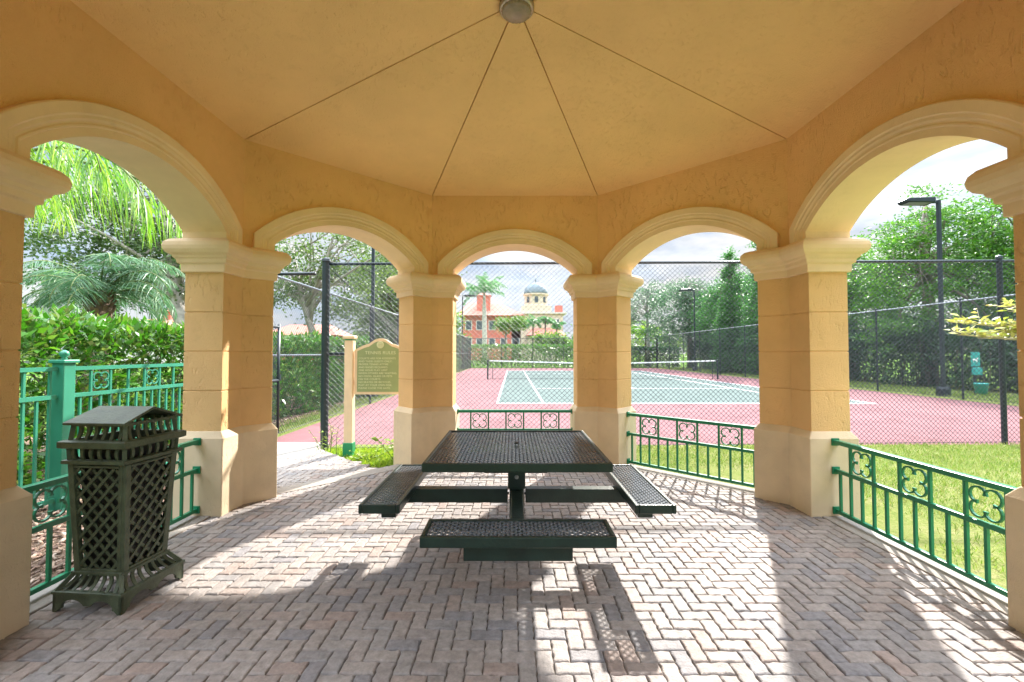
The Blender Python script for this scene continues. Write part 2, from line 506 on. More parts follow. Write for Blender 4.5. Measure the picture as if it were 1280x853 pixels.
# ceiling light
cl = empty('ceiling_light', (0, 0, ZA - .02))
tag(cl, 'round flush ceiling light with ribbed brown glass at the gazebo apex', 'lamp')
MB().lathe([(.04, .02), (.120, .005), (.120, -.030), (.112, -.038), (.104, -.038)], n=32).build('rim', M['nickel'], cl, True)
m = MB()
rings = []
for r, z in [(.106, -.02), (.106, -.040), (.098, -.054), (.075, -.064), (.04, -.069), (.006, -.070)]:
    rings.append([((r - (.004 if j % 2 else 0) * (r > .03)) * math.cos(2 * PI * j / 48), (r - (.004 if j % 2 else 0) * (r > .03)) * math.sin(2 * PI * j / 48), z) for j in range(48)])
m.loft(rings).build('glass_shade', M['lampglass'], cl)

# ------------------------------------------------------------------ railings
def quatrefoil(w, h, r=.006):
    """four-lobed ring of flat bar inside w x h, local x,z plane"""
    pts = []
    a = min(w, h) / 2
    for q in range(4):
        c = (.47 * a * math.cos(PI / 4 + q * PI / 2) * 1.16, .47 * a * math.sin(PI / 4 + q * PI / 2) * 1.16)
        a0 = PI / 4 + q * PI / 2
        for i in range(11):
            th = a0 - R(128) + R(256) * i / 10
            pts.append((c[0] + .46 * a * math.cos(th), c[1] + .46 * a * math.sin(th)))
    return pts
def quat_mesh(m, cx, cz, w, h, wd=.010, dp=.014):
    P = quatrefoil(w, h)
    n = len(P)
    rings = []
    for i in range(n):
        p = Vector((P[i][0], 0, P[i][1])); q = Vector((P[(i + 1) % n][0], 0, P[(i + 1) % n][1])); o = Vector((P[i - 1][0], 0, P[i - 1][1]))
        t = (q - o).normalized(); s = Vector((t.z, 0, -t.x)) * wd / 2; d = Vector((0, dp / 2, 0))
        c = p + Vector((cx, 0, cz))
        rings.append([c + s + d, c - s + d, c - s - d, c + s - d])
    rings.append(rings[0])
    m.loft(rings, cap=False)
    # cusps drawn to little points
    return m

def make_railing():
    root = empty('railing')
    hw = BO - .044
    for z, w, t in ((.622, .048, .034), (.385, .030, .030), (.052, .030, .030)):
        bevel(MB().box((0, 0, z), (2 * hw - .016, w, t)).build('rail', M['rail'], root), .004)
    n = 13
    xs = [-hw + (i + .5) * 2 * hw / n for i in range(n)]
    for i, x in enumerate(xs):
        panel = i in (1, 3, 5, 7, 9, 11)
        MB().box((x, 0, (.067 + .370) / 2), (.018, .018, .303)).build('baluster', M['rail'], root)
        if panel:
            MB().box((x, 0, (.400 + .605) / 2), (.018, .018, .205)).build('baluster', M['rail'], root)
    for c in (2, 6, 10):
        quat_mesh(MB(), xs[c], .5025, 2 * hw / n * 2 - .018, .205).build('quatrefoil', M['rail'], root)
    for sx in (-1, 1):
        for z in (.620, .385, .056):
            bevel(MB().box((sx * (hw - .005), 0, z), (.014, .062, .062)).build('bracket', M['rail'], root), .004)
    return root
rail0 = make_railing()
RL = {0: 'green metal railing with quatrefoil panels at the right arch beside the lawn',
      1: 'green metal railing right of the table, facing grass and the pink court',
      2: 'green metal railing behind the picnic table, only its quatrefoil top showing',
      4: 'green metal railing behind the trash bin at the left arch'}
for i, k in enumerate((0, 1, 2, 4)):
    o = rail0 if i == 0 else copy_tree(rail0)
    n, t = bay_frame(k)
    o.location = n * (A + .165)
    o.rotation_euler = (0, 0, k * PI / 4 + PI / 2)
    tag(o, RL[k], 'railing', 'green railings between the gazebo pillars')

# ------------------------------------------------------------------ floor
W = .077
def in_oct(x, y, a):
    return all(x * math.cos(k * PI / 4) + y * math.sin(k * PI / 4) < a for k in range(8))
PATH = [(-1.42, 2.05), (-1.95, 2.55), (-2.45, 2.95), (-4.15, 2.95), (-4.15, 2.2), (-2.35, 1.1), (-1.2, 1.2)]
def in_poly(x, y, P):
    c = False
    for i in range(len(P)):
        x1, y1 = P[i]; x2, y2 = P[i - 1]
        if (y1 > y) != (y2 > y) and x < (x2 - x1) * (y - y1) / (y2 - y1) + x1: c = not c
    return c
def paver_mesh():
    V = []; F = []
    gap = .0022
    N_ = 40
    for nn in range(-52, 52):
        for mm in range(-26, 26):
            for hor in (0, 1):
                if hor: x0, y0, lx, ly = (nn + 4 * mm) * W, nn * W, 2 * W, W
                else: x0, y0, lx, ly = (nn + 4 * mm) * W, (nn + 1) * W, W, 2 * W
                cx, cy = x0 + lx / 2, y0 + ly / 2
                if not (in_oct(cx, cy, 2.62) or in_poly(cx, cy, PATH) or (abs(cx) < 1.0 and -3.6 < cy < -2)): continue
                # outline in brick-local (u along length)
                hl, hw_ = W - gap, W / 2 - gap
                out = []
                ph = random.uniform(-.3, .3); am = random.uniform(.0018, .0042); ph2 = random.uniform(0, 6.3); fq = random.uniform(1.7, 2.6)
                nu = 8
                def wob(s): return random.uniform(-.0013, .0013) + s
                for i in range(nu + 1):
                    u = -hl + 2 * hl * i / nu
                    out.append((u, -hw_ + am * math.sin(fq * PI * u / hl + ph2) + wob(0)))
                out.append((hl + wob(0), 0))
                for i in range(nu + 1):
                    u = hl - 2 * hl * i / nu
                    out.append((u, hw_ + am * math.sin(fq * PI * u / hl + ph2) + wob(0)))
                out.append((-hl + wob(0), 0))
                dz = random.uniform(-.0022, .0012); tx = random.uniform(-.016, .016); ty = random.uniform(-.03, .03)
                n = len(out); b = len(V)
                for sc, zz in ((0, -.022), (0, -.0075), (.0035, -.0022), (.009, 0)):
                    for u, v in out:
                        uu = u * (1 - sc / hl); vv = v * (1 - sc / hw_)
                        z = zz + dz + (tx * uu + ty * vv if zz > -.02 else 0)
                        if hor: V.append((cx + uu, cy + vv, z))
                        else: V.append((cx - vv, cy + uu, z))
                for r in range(3):
                    for j in range(n):
                        F.append((b + r * n + j, b + r * n + (j + 1) % n, b + (r + 1) * n + (j + 1) % n, b + (r + 1) * n + j))
                F.append(tuple(b + 3 * n + j for j in range(n)))
    me = bpy.data.meshes.new('paver_floor'); me.from_pydata(V, [], F); me.update()
    return me
pf = link_mesh('paver_floor', paver_mesh(), M['paver']); tag(pf, kind='structure')
m = MB().prism([(x * 1.0, y * 1.0) for x, y in [tuple(bp(k, -2.78 * T8, 2.78, 0))[:2] for k in range(8)]], -.12, -.012)
tag(m.build('paver_bedding', M['sand']), kind='structure')
m = MB().prism(PATH, -.11, -.0125)
tag(m.build('path_bedding', M['sand']), kind='structure')
# concrete edging inside each opening
m = MB()
for k in range(8):
    if k == 6: continue
    m.loft([[bp(k, -BO - .02, 2.545, z), bp(k, BO + .02, 2.545, z), bp(k, BO + .02, 2.75, z), bp(k, -BO - .02, 2.75, z)] for z in (-.06, .004)])
tag(bevel(m.build('concrete_edging', M['conc']), .006), kind='structure')
m = MB().prism([(-1.95, 2.52), (-2.83, 3.42), (-2.83, 3.80), (-4.3, 3.85), (-4.3, 2.9), (-2.45, 2.9)], -.11, -.004)
tag(bevel(m.build('concrete_path', M['conc']), .006), kind='structure')

# ------------------------------------------------------------------ ground, court
def sheet(name, poly, z, mat, kind='structure'):
    me = bpy.data.meshes.new(name)
    me.from_pydata([(x, y, z) for x, y in poly], [], [tuple(range(len(poly)))])
    o = link_mesh(name, me, mat)
    return tag(o, kind=kind)
GZ = -.125
sheet('ground', [(-900, -900), (900, -900), (900, 900), (-900, 900)], GZ, M['ground'])
sheet('lawn', [(2.2, -3.5), (11, -3.5), (11, 4.02), (-2.8, 4.02), (-2.83, 2.2), (-1.0, 2.2), (1, 2.6), (2.2, 1.6)], GZ + .045, M['grassg'])
CZ = -.10
CX = 4.98
NY = 21.7
X0, X1, Y0, Y1 = -4.16, 14.1, 3.75, 40.2
sheet('court_surround', [(X0 + .05, Y0 - .05), (X1 - .25, Y0 + .35), (X1 - .25, Y1), (X0 + .05, Y1)], CZ, M['pink'])
dx = 10.97 / 2; dy = 11.89
sheet('court_surface', [(CX - dx, NY - dy), (CX + dx, NY - dy), (CX + dx, NY + dy), (CX - dx, NY + dy)], CZ + .004, M['green'])
m = MB()
zl = CZ + .008
def line(x0, y0, x1, y1, w=.055):
    d = Vector((x1 - x0, y1 - y0, 0)).normalized(); s = Vector((-d.y, d.x, 0)) * w / 2
    a = Vector((x0, y0, zl)); b = Vector((x1, y1, zl))
    m.add([a - s, b - s, b + s, a + s], [(0, 1, 2, 3)])
h5 = .0275
sx = 8.23 / 2
for q in (-1, 1):
    line(CX + q * (dx - h5), NY - dy + .1, CX + q * (dx - h5), NY + dy - .1)
    line(CX + q * sx, NY - dy + .1, CX + q * sx, NY + dy - .1)
    line(CX - dx, NY + q * (dy - .05), CX + dx, NY + q * (dy - .05), .1)
    line(CX - sx + .03, NY + q * 6.4, CX - .03, NY + q * 6.4); line(CX + .03, NY + q * 6.4, CX + sx - .03, NY + q * 6.4)
line(CX, NY - 6.4, CX, NY + 6.4)
tag(m.build('court_lines', M['white'], fixn=False), kind='structure')
# concrete apron and grass strips round the court
sheet('grass_strip', [(X1 - .25, Y0 + .3), (X1 + 6, Y0 + .3), (X1 + 6, Y1 + 2), (X1 - .25, Y1 + 2)], GZ + .03, M['grassg'])
sheet('grass_verge', [(X0 - .75, 1.0), (X0 + .05, 3.6), (X0 + .05, Y1), (X0 - .9, Y1)], GZ + .02, M['grassg'])
sheet('mulch_bed', [(-8.5, -4), (-2.2, -4), (-2.2, .9), (-3.1, 2.2), (-4.3, 2.6), (-4.6, 4.2), (-5.0, 18), (-8.5, 18)], GZ + .035, M['mulchg'])

# net
nt_ = empty('tennis_net', (CX, NY, CZ)); tag(nt_, 'black tennis net with white top band stretched across the court', 'tennis net')
hwN = 6.4
def net_h(x): return .914 + (1.07 - .914) * (abs(x) / hwN) ** 1.3
a = []; b = []
xs = np.arange(-hwN + .1, hwN, .05)
for x in xs: a.append((x, 0, .03)); b.append((x, 0, net_h(x) - .03))
for j in range(20):
    for i in range(16):
        x0 = -hwN + .1 + i * (2 * hwN - .2) / 16; x1 = x0 + (2 * hwN - .2) / 16
        a.append((x0, 0, .03 + j / 20 * (net_h(x0) - .05))); b.append((x1, 0, .03 + j / 20 * (net_h(x1) - .05)))
wires('net_mesh', a, b, .0016, M['netm'], nt_)
m = MB()
P = [(-hwN + .1 + i * (2 * hwN - .2) / 24) for i in range(25)]
m.loft([[(x, -.012, net_h(x) + .005), (x, .012, net_h(x) + .005), (x, .012, net_h(x) - .06), (x, -.012, net_h(x) - .06)] for x in P])
m.build('top_band', M['white'], nt_)
MB().box((0, -.016, .45), (.05, .008, .9)).build('centre_strap', M['white'], nt_)
m = MB().tube([(-hwN + .1, 0, .03), (hwN - .1, 0, .03)], .008, 6); m.build('bottom_cord', M['netm'], nt_)
for q in (-1, 1):
    MB().lathe([(.045, 0), (.045, 1.08), (.03, 1.10), (.005, 1.11)], (q * hwN, 0, 0), 14).build('net_post', M['post'], nt_, False)
    MB().tube([(q * (hwN - .28), 0, .0), (q * (hwN - .28), 0, 1.03)], .016, 8).build('side_stick', M['post'], nt_)

# ------------------------------------------------------------------ chain-link fences
def chain_fence(label, p0, p1, h0, h1, posts, z=CZ, pitch=.078, r=.0026, mid=None, rail_r=.022, post_r=.03, group='chain link fences round the court', railmat='post'):
    root = empty('chain_link_fence', (p0[0], p0[1], z), math.atan2(p1[1] - p0[1], p1[0] - p0[0]))
    tag(root, label, 'fence', group)
    L = math.hypot(p1[0] - p0[0], p1[1] - p0[1])
    hm = max(h0, h1)
    Aa, Bb = diag_segments(L, hm, pitch)
    hh = lambda u: h0 + (h1 - h0) * u / L
    Aa[:, 1] = np.minimum(Aa[:, 1] + .03, hh(Aa[:, 0])); Bb[:, 1] = np.minimum(Bb[:, 1] + .03, hh(Bb[:, 0]))
    off = post_r + .004
    a = np.stack([Aa[:, 0], np.full(len(Aa), -off), Aa[:, 1]], 1); b = np.stack([Bb[:, 0], np.full(len(Bb), -off), Bb[:, 1]], 1)
    half = len(a) // 2
    a[half:, 1] -= r; b[half:, 1] -= r
    wires('chain_link_mesh', a, b, r, M['wire'], root)
    MB().tube([(0, 0, h0), (L, 0, h1)], rail_r, 10).build('top_rail', M[railmat], root, True)
    MB().tube([(0, -off, .06), (L, -off, .06)], .004, 5).build('tension_wire', M['wire'], root)
    for u in posts:
        k = 1.5 if u in (posts[0], posts[-1]) else 1
        m = MB().lathe([(post_r * k, -.05), (post_r * k, hh(u) + .03), (post_r * k * 1.25, hh(u) + .035), (post_r * k * 1.1, hh(u) + .075), (.004, hh(u) + .1)], (u, 0, 0), 14)
        m.build('fence_post', M['post'], root, False)
    if mid:
        for (u0, u1, zm) in mid:
            MB().tube([(u0, 0, zm), (u1, 0, zm)], rail_r * .9, 10).build('mid_rail', M[railmat], root, True)
    return root
NF0 = (-2.83, 3.62); NF1 = (13.9, 4.35)
LN = math.hypot(NF1[0] - NF0[0], NF1[1] - NF0[1])
nf = chain_fence('tall black chain link fence closest to the gazebo, crossing the whole view', NF0, NF1, 2.80, 3.02, [0, 10.62, LN], mid=[(0, 1.5, 1.45)], r=.0031, post_r=.037)
chain_fence('chain link fence along the left of the court past the rules sign', (X0, Y0), (X0, Y1), 2.80, 2.9, [0.] + [3.05 * i for i in range(1, 12)] + [36.4], mid=[(0, 36, 1.42)], railmat='galv', r=.0028)
chain_fence('chain link fence along the right of the court below the big trees', (X1, Y1), (X1, Y0 + .6), 3.1, 3.1, [0.] + [3.25 * i for i in range(1, 11)] + [35.8], railmat='galv', r=.0026)
chain_fence('far chain link fence behind the net in front of the hedge', (X0, Y1 + .1), (X1, Y1 + .1), 2.9, 2.9, [0.] + [3.04 * i for i in range(1, 6)] + [18.2], r=.0024, pitch=.085)
# gate leaf swung open plus its transom
gt = empty('court_gate', (-4.02, 3.72, CZ), R(88)); tag(gt, 'open chain link gate leaf standing beside the left pillar', 'gate')
Lg = .78
m = MB()
for s_, e_ in (((0, 0, .12), (0, 0, 1.92)), ((Lg, 0, .12), (Lg, 0, 1.95)), ((0, 0, .14), (Lg, 0, .14)), ((0, 0, 1.90), (Lg, 0, 1.90)), ((0, 0, 1.0), (Lg, 0, 1.0))):
    m.tube([s_, e_], .022, 10)
m.build('gate_frame', M['post'], gt, True)
Aa, Bb = diag_segments(Lg, 1.76, .078)
wires('chain_link_mesh', [(u, 0, v + .14) for u, v in Aa], [(u, .003, v + .14) for u, v in Bb], .0028, M['wire'], gt)
MB().box((Lg + .02, 0, 1.05), (.05, .05, .10)).build('latch', M['post'], gt)
tr = empty('gate_transom', (-4.16, 3.70, CZ)); tag(tr, 'black overhead tube spanning the gate opening by the tall post', 'gate transom')
MB().tube([(0, 0, 2.66), (1.16, -.05, 2.66)], .026, 10).build('transom_tube', M['post'], tr, True)

# ------------------------------------------------------------------ light poles
def light_pole(loc, H, arm, label, rz=0):
    root = empty('light_pole', loc, rz); tag(root, label, 'light pole', 'court light poles')
    bevel(MB().box((0, 0, H / 2), (.10, .10, H)).build('pole', M['post'], root), .01)
    MB().lathe([(.19, 0), (.19, .25), (.16, .32)], n=16).build('pole_footing', M['post'], root)
    m = MB().box((-.18, 0, H - .06), (.36, .07, .09)); m.build('arm', M['post'], root)
    m = MB()
    w = .22
    m.loft([[(x, -w * s, H + a), (x, w * s, H + a), (x, w * s, H + b_), (x, -w * s, H + b_)] for x, s, a, b_ in ((-.20, .6, -.10, .04), (-.30, 1, -.14, .05), (-arm + .1, 1, -.12, .02), (-arm, .8, -.09, -.02))])
    hd = bevel(m.build('lamp_head', M['post'], root), .02)
    MB().box(((-.3 - arm) / 2, 0, H - .137), (arm - .5, .34, .012)).build('lens', M['galv'], hd)
    return root
light_pole((14.55, 12.05, CZ), 6.70, 1.25, 'tall dark light pole with flat box head among trees at right')
light_pole((14.6, 32.6, CZ), 6.6, 1.2, 'far light pole right of the net in front of blue green trees')
light_pole((-4.75, 11.9, CZ), 6.6, 1.2, 'dark light pole rising behind the tennis rules sign', R(180))
light_pole((-4.75, 38.5, CZ), 6.9, 1.2, 'farthest light pole at left beside the royal palm', R(180))

# ------------------------------------------------------------------ picnic table
pt = empty('picnic_table', (0.0, 0.0, 0)); tag(pt, 'square dark metal mesh picnic table with four attached benches', 'picnic table')
def mesh_panel(parent, name, cx, cy, z, lx, ly, pitch, wd, ax=1.0, solid=None, lip=.05):
    """expanded-metal deck with a formed rim"""
    f = MB()
    rw = .022
    for sgn in (-1, 1):
        f.box((cx, cy + sgn * (ly / 2 - rw / 2), z - lip / 2), (lx, rw, lip))
        f.box((cx + sgn * (lx / 2 - rw / 2), cy, z - lip / 2), (rw, ly - 2 * rw, lip))
    fo = bevel(f.build(name, M['tabmat'], parent), .006, 3)
    iw, il = lx - 2 * rw + .004, ly - 2 * rw + .004
    A_, B_ = diag_segments(iw, il * ax, pitch)
    m = MB()
    for (p, q) in zip(A_, B_):
        m.bar((cx - iw / 2 + p[0], cy - il / 2 + p[1] / ax, z - .010), (cx - iw / 2 + q[0], cy - il / 2 + q[1] / ax, z - .010), wd, .006)
    m.build('mesh_deck', M['mesh'], fo, fixn=False)
    return fo
mesh_panel(pt, 'tabletop', 0, 0, .75, 1.06, 1.06, .046, .0085, 1.0)
m = MB()
for q in (-.35, .35):
    m.box((q, 0, .722), (.03, 1.0, .03)); 
m.box((0, -.35, .7215), (1.0, .03, .03)).box((0, .35, .7215), (1.0, .03, .03))
m.build('underframe', M['tabmat'], pt)
bevel(MB().box((0, 0, .34), (.095, .095, .68)).build('pedestal', M['tabmat'], pt), .006)
bevel(MB().box((0, 0, .585), (.115, .115, .24)).build('pedestal_sleeve', M['tabmat'], pt), .006)
MB().lathe([(.016, 0), (.016, .006), (.010, .012), (.002, .013)], n=14).build('umbrella_hole_cap', M['black'], pt).location = (0, 0, .752)
bo = MB().lathe([(.013, 0), (.013, .008), (.008, .012), (.002, .013)], n=12).build('bolt', M['galv'], pt); bo.location = (0, -.058, .545); bo.rotation_euler = (R(90), 0, 0)
for (px, pz) in ((-.062, .58), (.062, .58), (-.062, .43), (.062, .43)):
    o = MB().lathe([(.009, -.012), (.009, .012)], n=8).build('bolt', M['black'], pt); o.location = (px, -.03, pz); o.rotation_euler = (0, R(90), 0)
bn = None
for q in range(4):
    hold = empty('bench') if False else None
    th = q * PI / 2
    c, s = math.cos(th), math.sin(th)
    Rm = Matrix.Rotation(th, 4, 'Z')
    # arm, cross bar, seat, all as children of the table
    arm = bevel(MB().box((0, -.41, .415), (.075, .70, .09)).build('beam', M['tabmat'], pt), .005); arm.matrix_local = Rm
    cr = bevel(MB().box((0, -.785, .413), (.53, .09, .10)).build('seat_bracket', M['tabmat'], pt), .004); cr.matrix_local = Rm @ Matrix.Translation((0, 0, -.008))
    se = mesh_panel(pt, 'bench_seat', 0, -.785, .50, .925, .235, .040, .008, 1.0, lip=.052); se.matrix_local = Rm

# ------------------------------------------------------------------ trash bin
tb = empty('trash_bin', (-2.235, -.455, 0), R(-5)); tag(tb, 'weathered dark green lattice trash bin with a little gabled roof', 'trash bin')
def frust(m, a0, z0, a1, z1):
    m.loft([[(-a0, -a0, z0), (a0, -a0, z0), (a0, a0, z0), (-a0, a0, z0)], [(-a1, -a1, z1), (a1, -a1, z1), (a1, a1, z1), (-a1, a1, z1)]])
zb, zt, ab, at_ = .185, .765, .132, .158
# corner posts and rails of the body, lattice on each side
body = MB()
for q in range(4):
    th = q * PI / 2
    Rm = Matrix.Rotation(th, 3, 'Z')
    def P3(u, z, dep=0.0):
        aa = ab + (at_ - ab) * (z - zb) / (zt - zb)
        return Rm @ Vector((u, -aa - dep, z))
    def wd_(z): return ab + (at_ - ab) * (z - zb) / (zt - zb)
    body.bar(P3(-wd_(zb) + .012, zb), P3(-wd_(zt) + .012, zt), .032, .026, Rm @ Vector((0, -1, 0)))
    body.bar(P3(wd_(zb) - .016, zb), P3(wd_(zt) - .016, zt), .022, .014, Rm @ Vector((0, -1, 0)))
    body.bar(P3(-wd_(zt) + .03, zt - .012), P3(wd_(zt) - .02, zt - .012), .022, .014, Rm @ Vector((0, 0, 1)))
    body.bar(P3(-wd_(zb) + .03, zb + .012), P3(wd_(zb) - .02, zb + .012), .022, .014, Rm @ Vector((0, 0, 1)))
bevel(body.build('body_frame', M['can'], tb), .003)
for q in range(4):
    th = q * PI / 2
    Rm = Matrix.Rotation(th, 3, 'Z')
    lat = MB()
    b0, b1 = ab - .02, at_ - .02
    poly = [(-b0, zb + .02), (b0, zb + .02), (b1, zt - .02), (-b1, zt - .02)]
    pitch = .0585; sl_ = 1.08
    for sgn in (-1, 1):
        c = -2.0
        while c < 2.0:
            s_ = clip_seg((-1, c - sgn * sl_), (1, c + sgn * sl_), poly)
            if s_:
                (u0, z0), (u1, z1) = s_
                def PP(u, z, d): 
                    aa = ab + (at_ - ab) * (z - zb) / (zt - zb)
                    return Rm @ Vector((u, -aa + d, z))
                d = -.002 if sgn > 0 else .003
                lat.bar(PP(u0, z0, d), PP(u1, z1, d), .0155, .006, Rm @ Vector((0, -1, 0)))
            c += pitch * 1.25
    lat.build('lattice_panel', M['can'], tb, fixn=False)
m = MB(); frust(m, ab - .024, zb + .01, at_ - .024, .84); m.build('liner', M['liner'], tb)
# rims
m = MB()
def ring_sq(m, a, z, hh, ww, nose=True):
    for q in range(4):
        Rm = Matrix.Rotation(q * PI / 2, 3, 'Z')
        prof = [(-a - ww * .5, z - hh * .35), (-a - ww * .5, z + hh * .35), (-a - ww * .2, z + hh * .5), (-a + ww * .5, z + hh * .5), (-a + ww * .5, z - hh * .5), (-a - ww * .2, z - hh * .5)]
        r0 = []; r1 = []
        for (yy, zz) in prof:
            r0.append(Rm @ Vector((yy, yy, zz))); r1.append(Rm @ Vector((-yy, yy, zz)))
        m.loft([r0, r1], cap=False)
ring_sq(m, .174, .872, .044, .046)
m.build('top_rim', M['can'], tb)
m = MB(); ring_sq(m, .168, .778, .024, .034); m.build('lower_rim', M['can'], tb)
def curved_slats(name, a0, z0, a1, z1, nn, bow):
    m = MB()
    for q in range(4):
        Rm = Matrix.Rotation(q * PI / 2, 3, 'Z')
        for i in range(nn):
            u = -1 + 2 * (i + .5) / nn
            rings = []
            for j in range(6):
                t = j / 5
                a = a0 + (a1 - a0) * t
                d = a + bow * math.sin(PI * t)
                c = Vector((u * a * .93, -d, z0 + (z1 - z0) * t))
                rings.append([Rm @ (c + Vector((x, y, 0))) for x, y in ((-.009, -.004), (.009, -.004), (.009, .004), (-.009, .004))])
            m.loft(rings)
        m.bar(Rm @ Vector((-a0, -a0, z0)), Rm @ Vector((-a1, -a1, z1)), .02, .02, Rm @ Vector((1, -1, 0)))
    return m.build(name, M['can'], tb)
curved_slats('collar_slats', .160, .785, .164, .86, 6, .010)
curved_slats('roof_slats', .160, .885, .150, .992, 6, -.014)
# gabled roof, ridge along x
m = MB()
ex, ey, zr, ze_ = .182, .186, 1.058, .988
top = [(-ex, -ey, ze_), (ex, -ey, ze_), (ex, ey, ze_), (-ex, ey, ze_), (-ex + .01, 0, zr), (ex - .01, 0, zr)]
th_ = .014
bot = [(x, y, z - th_) for x, y, z in top]
m.add(top + bot, [(0, 1, 5, 4), (2, 3, 4, 5), (6, 10, 11, 7), (8, 11, 10, 9), (0, 6, 7, 1), (2, 8, 9, 3), (0, 4, 10, 6), (4, 3, 9, 10), (1, 7, 11, 5), (5, 11, 8, 2)])
bevel(m.build('gable_roof', M['can'], tb), .003)
m = MB()
for sgn in (-1, 1):
    m.bar((sgn * (ex - .03), -ey + .03, ze_ - .012), (sgn * (ex - .03), ey - .03, ze_ - .012), .02, .016)
m.bar((-ex + .03, -ey + .03, ze_ - .013), (ex - .03, -ey + .03, ze_ - .013), .02, .016).bar((-ex + .03, ey - .03, ze_ - .013), (ex - .03, ey - .03, ze_ - .013), .02, .016)
m.build('roof_frame', M['can'], tb)
# flared skirt slats and feet with arched aprons
curved_slats('skirt_slats', .186, .105, .138, .180, 7, -.016)
m = MB(); ring_sq(m, .132, .182, .02, .034); ring_sq(m, .188, .100, .018, .026); m.build('skirt_rims', M['can'], tb)
m = MB()
n = 14
for q in range(4):
    Rm = Matrix.Rotation(q * PI / 2, 3, 'Z')
    lo = []; a = .196
    def apz(u):   # underside: feet at the corners, a small centre drop, two arches
        au = abs(u)
        if au > .80: return 0.0
        if au > .74: return .02
        if au < .10: return .038
        t = (au - .10) / .64
        return .038 + .030 * math.sin(PI * t) ** .6
    us = sorted(set([-1, -.9, -.80, -.7999, -.74, -.7399, -.1, .1, .74, .7399, .7999, .80, .9, 1] + [i / 16 for i in range(-12, 13)]))
    rings = []
    for u in us:
        rings.append([Rm @ Vector((u * a, -a, apz(u))), Rm @ Vector((u * a, -a, .098)), Rm @ Vector((u * a, -a + .014, .098)), Rm @ Vector((u * a, -a + .014, apz(u)))])
    m.loft(rings)
m.build('footed_apron', M['can'], tb)

# ------------------------------------------------------------------ teal fence at left
def teal_fence(label, y0, y1, x, end_post=True):
    root = empty('picket_fence', (x, y0, GZ + .03), R(90)); tag(root, label, 'fence', 'teal metal fence sections')
    L = y1 - y0
    H = 1.31
    m = MB()
    for z in (H, H - .255, .12):
        MB().box((L / 2, 0, z), (L, .036, .036)).build('rail', M['teal'], root)
    nn = int(L / .105)
    sp = L / nn
    for i in range(nn):
        u = (i + .5) * sp
        full = i % 6 in (1, 4) or True
        zt_ = H - .018 if i % 3 != 0 or True else H - .27
        inner = (i % 6) in (3,)
        top_ = H - .018 if i % 2 == 0 else H - .272
        MB().box((u, 0, (.138 + H - .272) / 2), (.019, .019, H - .272 - .138)).build('picket', M['teal'], root)
        if i % 6 in (0, 2, 4):
            MB().box((u, 0, H - .1275), (.019, .019, .219)).build('picket', M['teal'], root)
        if i % 6 == 3:
            quat_mesh(MB(), u, H - .1275, 2 * sp - .02, .215).build('quatrefoil', M['teal'], root)
    for u in ((0,) if end_post else ()):
        bevel(MB().box((u, 0, H / 2 + .02), (.112, .112, H + .07)).build('post', M['teal'], root), .006)
        cap = bevel(MB().box((u, 0, H + .068), (.15, .15, .03)).build('post_cap', M['teal'], root), .006)
        MB().lathe([(.018, 0), (.024, .012), (.016, .02), (.032, .038), (.038, .055), (.030, .075), (.012, .088), (.003, .092)], (u, 0, H + .083), 14).build('finial', M['teal'], cap, True)
    return root
teal_fence('teal metal fence with a ball-topped post, behind the trash bin under the hedge', 1.12, 3.35, -4.2)
teal_fence('short run of teal metal fence left of the ball-topped post', -1.2, 1.05, -4.2, False)

# ------------------------------------------------------------------ tennis rules sign
sg = empty('rules_sign', (-1.86, 3.16, GZ + .045), 0); tag(sg, 'cream framed green sign listing tennis rules between two posts', 'sign')
def text_mesh(body, size, loc, parent, mat, align='CENTER', ext=.002):
    cu = bpy.data.curves.new('text', 'FONT'); cu.body = body; cu.size = size; cu.align_x = align; cu.extrude = ext
    cu.space_character = 1.08
    ob = bpy.data.objects.new('text', cu); col.objects.link(ob)
    me = bpy.data.meshes.new_from_object(ob.evaluated_get(bpy.context.evaluated_depsgraph_get()))
    bpy.data.objects.remove(ob)
    o = link_mesh('lettering', me, mat, parent)
    o.rotation_euler = (R(90), 0, 0); o.location = loc
    return o
sw = .36
for q in (-1, 1):
    p = bevel(MB().box((q * (sw + .07), 0, .84), (.115, .115, 1.55)).build('post', M['sign_cream'], sg), .006)
    bevel(MB().box((q * (sw + .07), 0, .10), (.135, .135, .22)).build('post_sleeve', M['sleeve'], p), .01)
    bevel(MB().box((q * (sw + .07), 0, 1.615), (.10, .10, .05)).build('post_neck', M['sleeve'], p), .004)
    bevel(MB().box((q * (sw + .07), 0, 1.66), (.16, .16, .05)).build('post_cap', M['sign_cream'], p), .015)
def top_z(u):
    a = abs(u)
    if a < .08: return 1.645 - .02 * (a / .08) ** 2
    if a < .16: return 1.625 - .055 * ((a - .08) / .08)
    return 1.57 - .085 * ((a - .16) / .2) ** 1.3
us = [-sw + 2 * sw * i / 36 for i in range(37)]
MB().loft([[(u, -.022, .87), (u, -.022, top_z(u)), (u, .022, top_z(u)), (u, .022, .87)] for u in us]).build('sign_board', M['sign_cream'], sg)
MB().loft([[(u, -.026, .905), (u, -.026, top_z(u) - .04), (u, -.02, top_z(u) - .04), (u, -.02, .905)] for u in us if abs(u) < sw - .03]).build('sign_panel', M['sign_green'], sg)
m = MB()
for q in range(40):
    pass
cres = MB().lathe([(.050, 0), (.050, .008), (.040, .010), (.036, .004), (.002, .004)], n=24).build('crest', M['sign_text'], sg); cres.location = (0, -.027, 1.555); cres.rotation_euler = (R(90), 0, 0)
m = MB()
for q in range(8):
    a = q * PI / 4
    m.bar((0, 0, 0), (.03 * math.cos(a), .03 * math.sin(a), 0), .007, .012)
o = m.build('crest_rays', M['sign_text'], cres); o.location = (0, 0, .006)
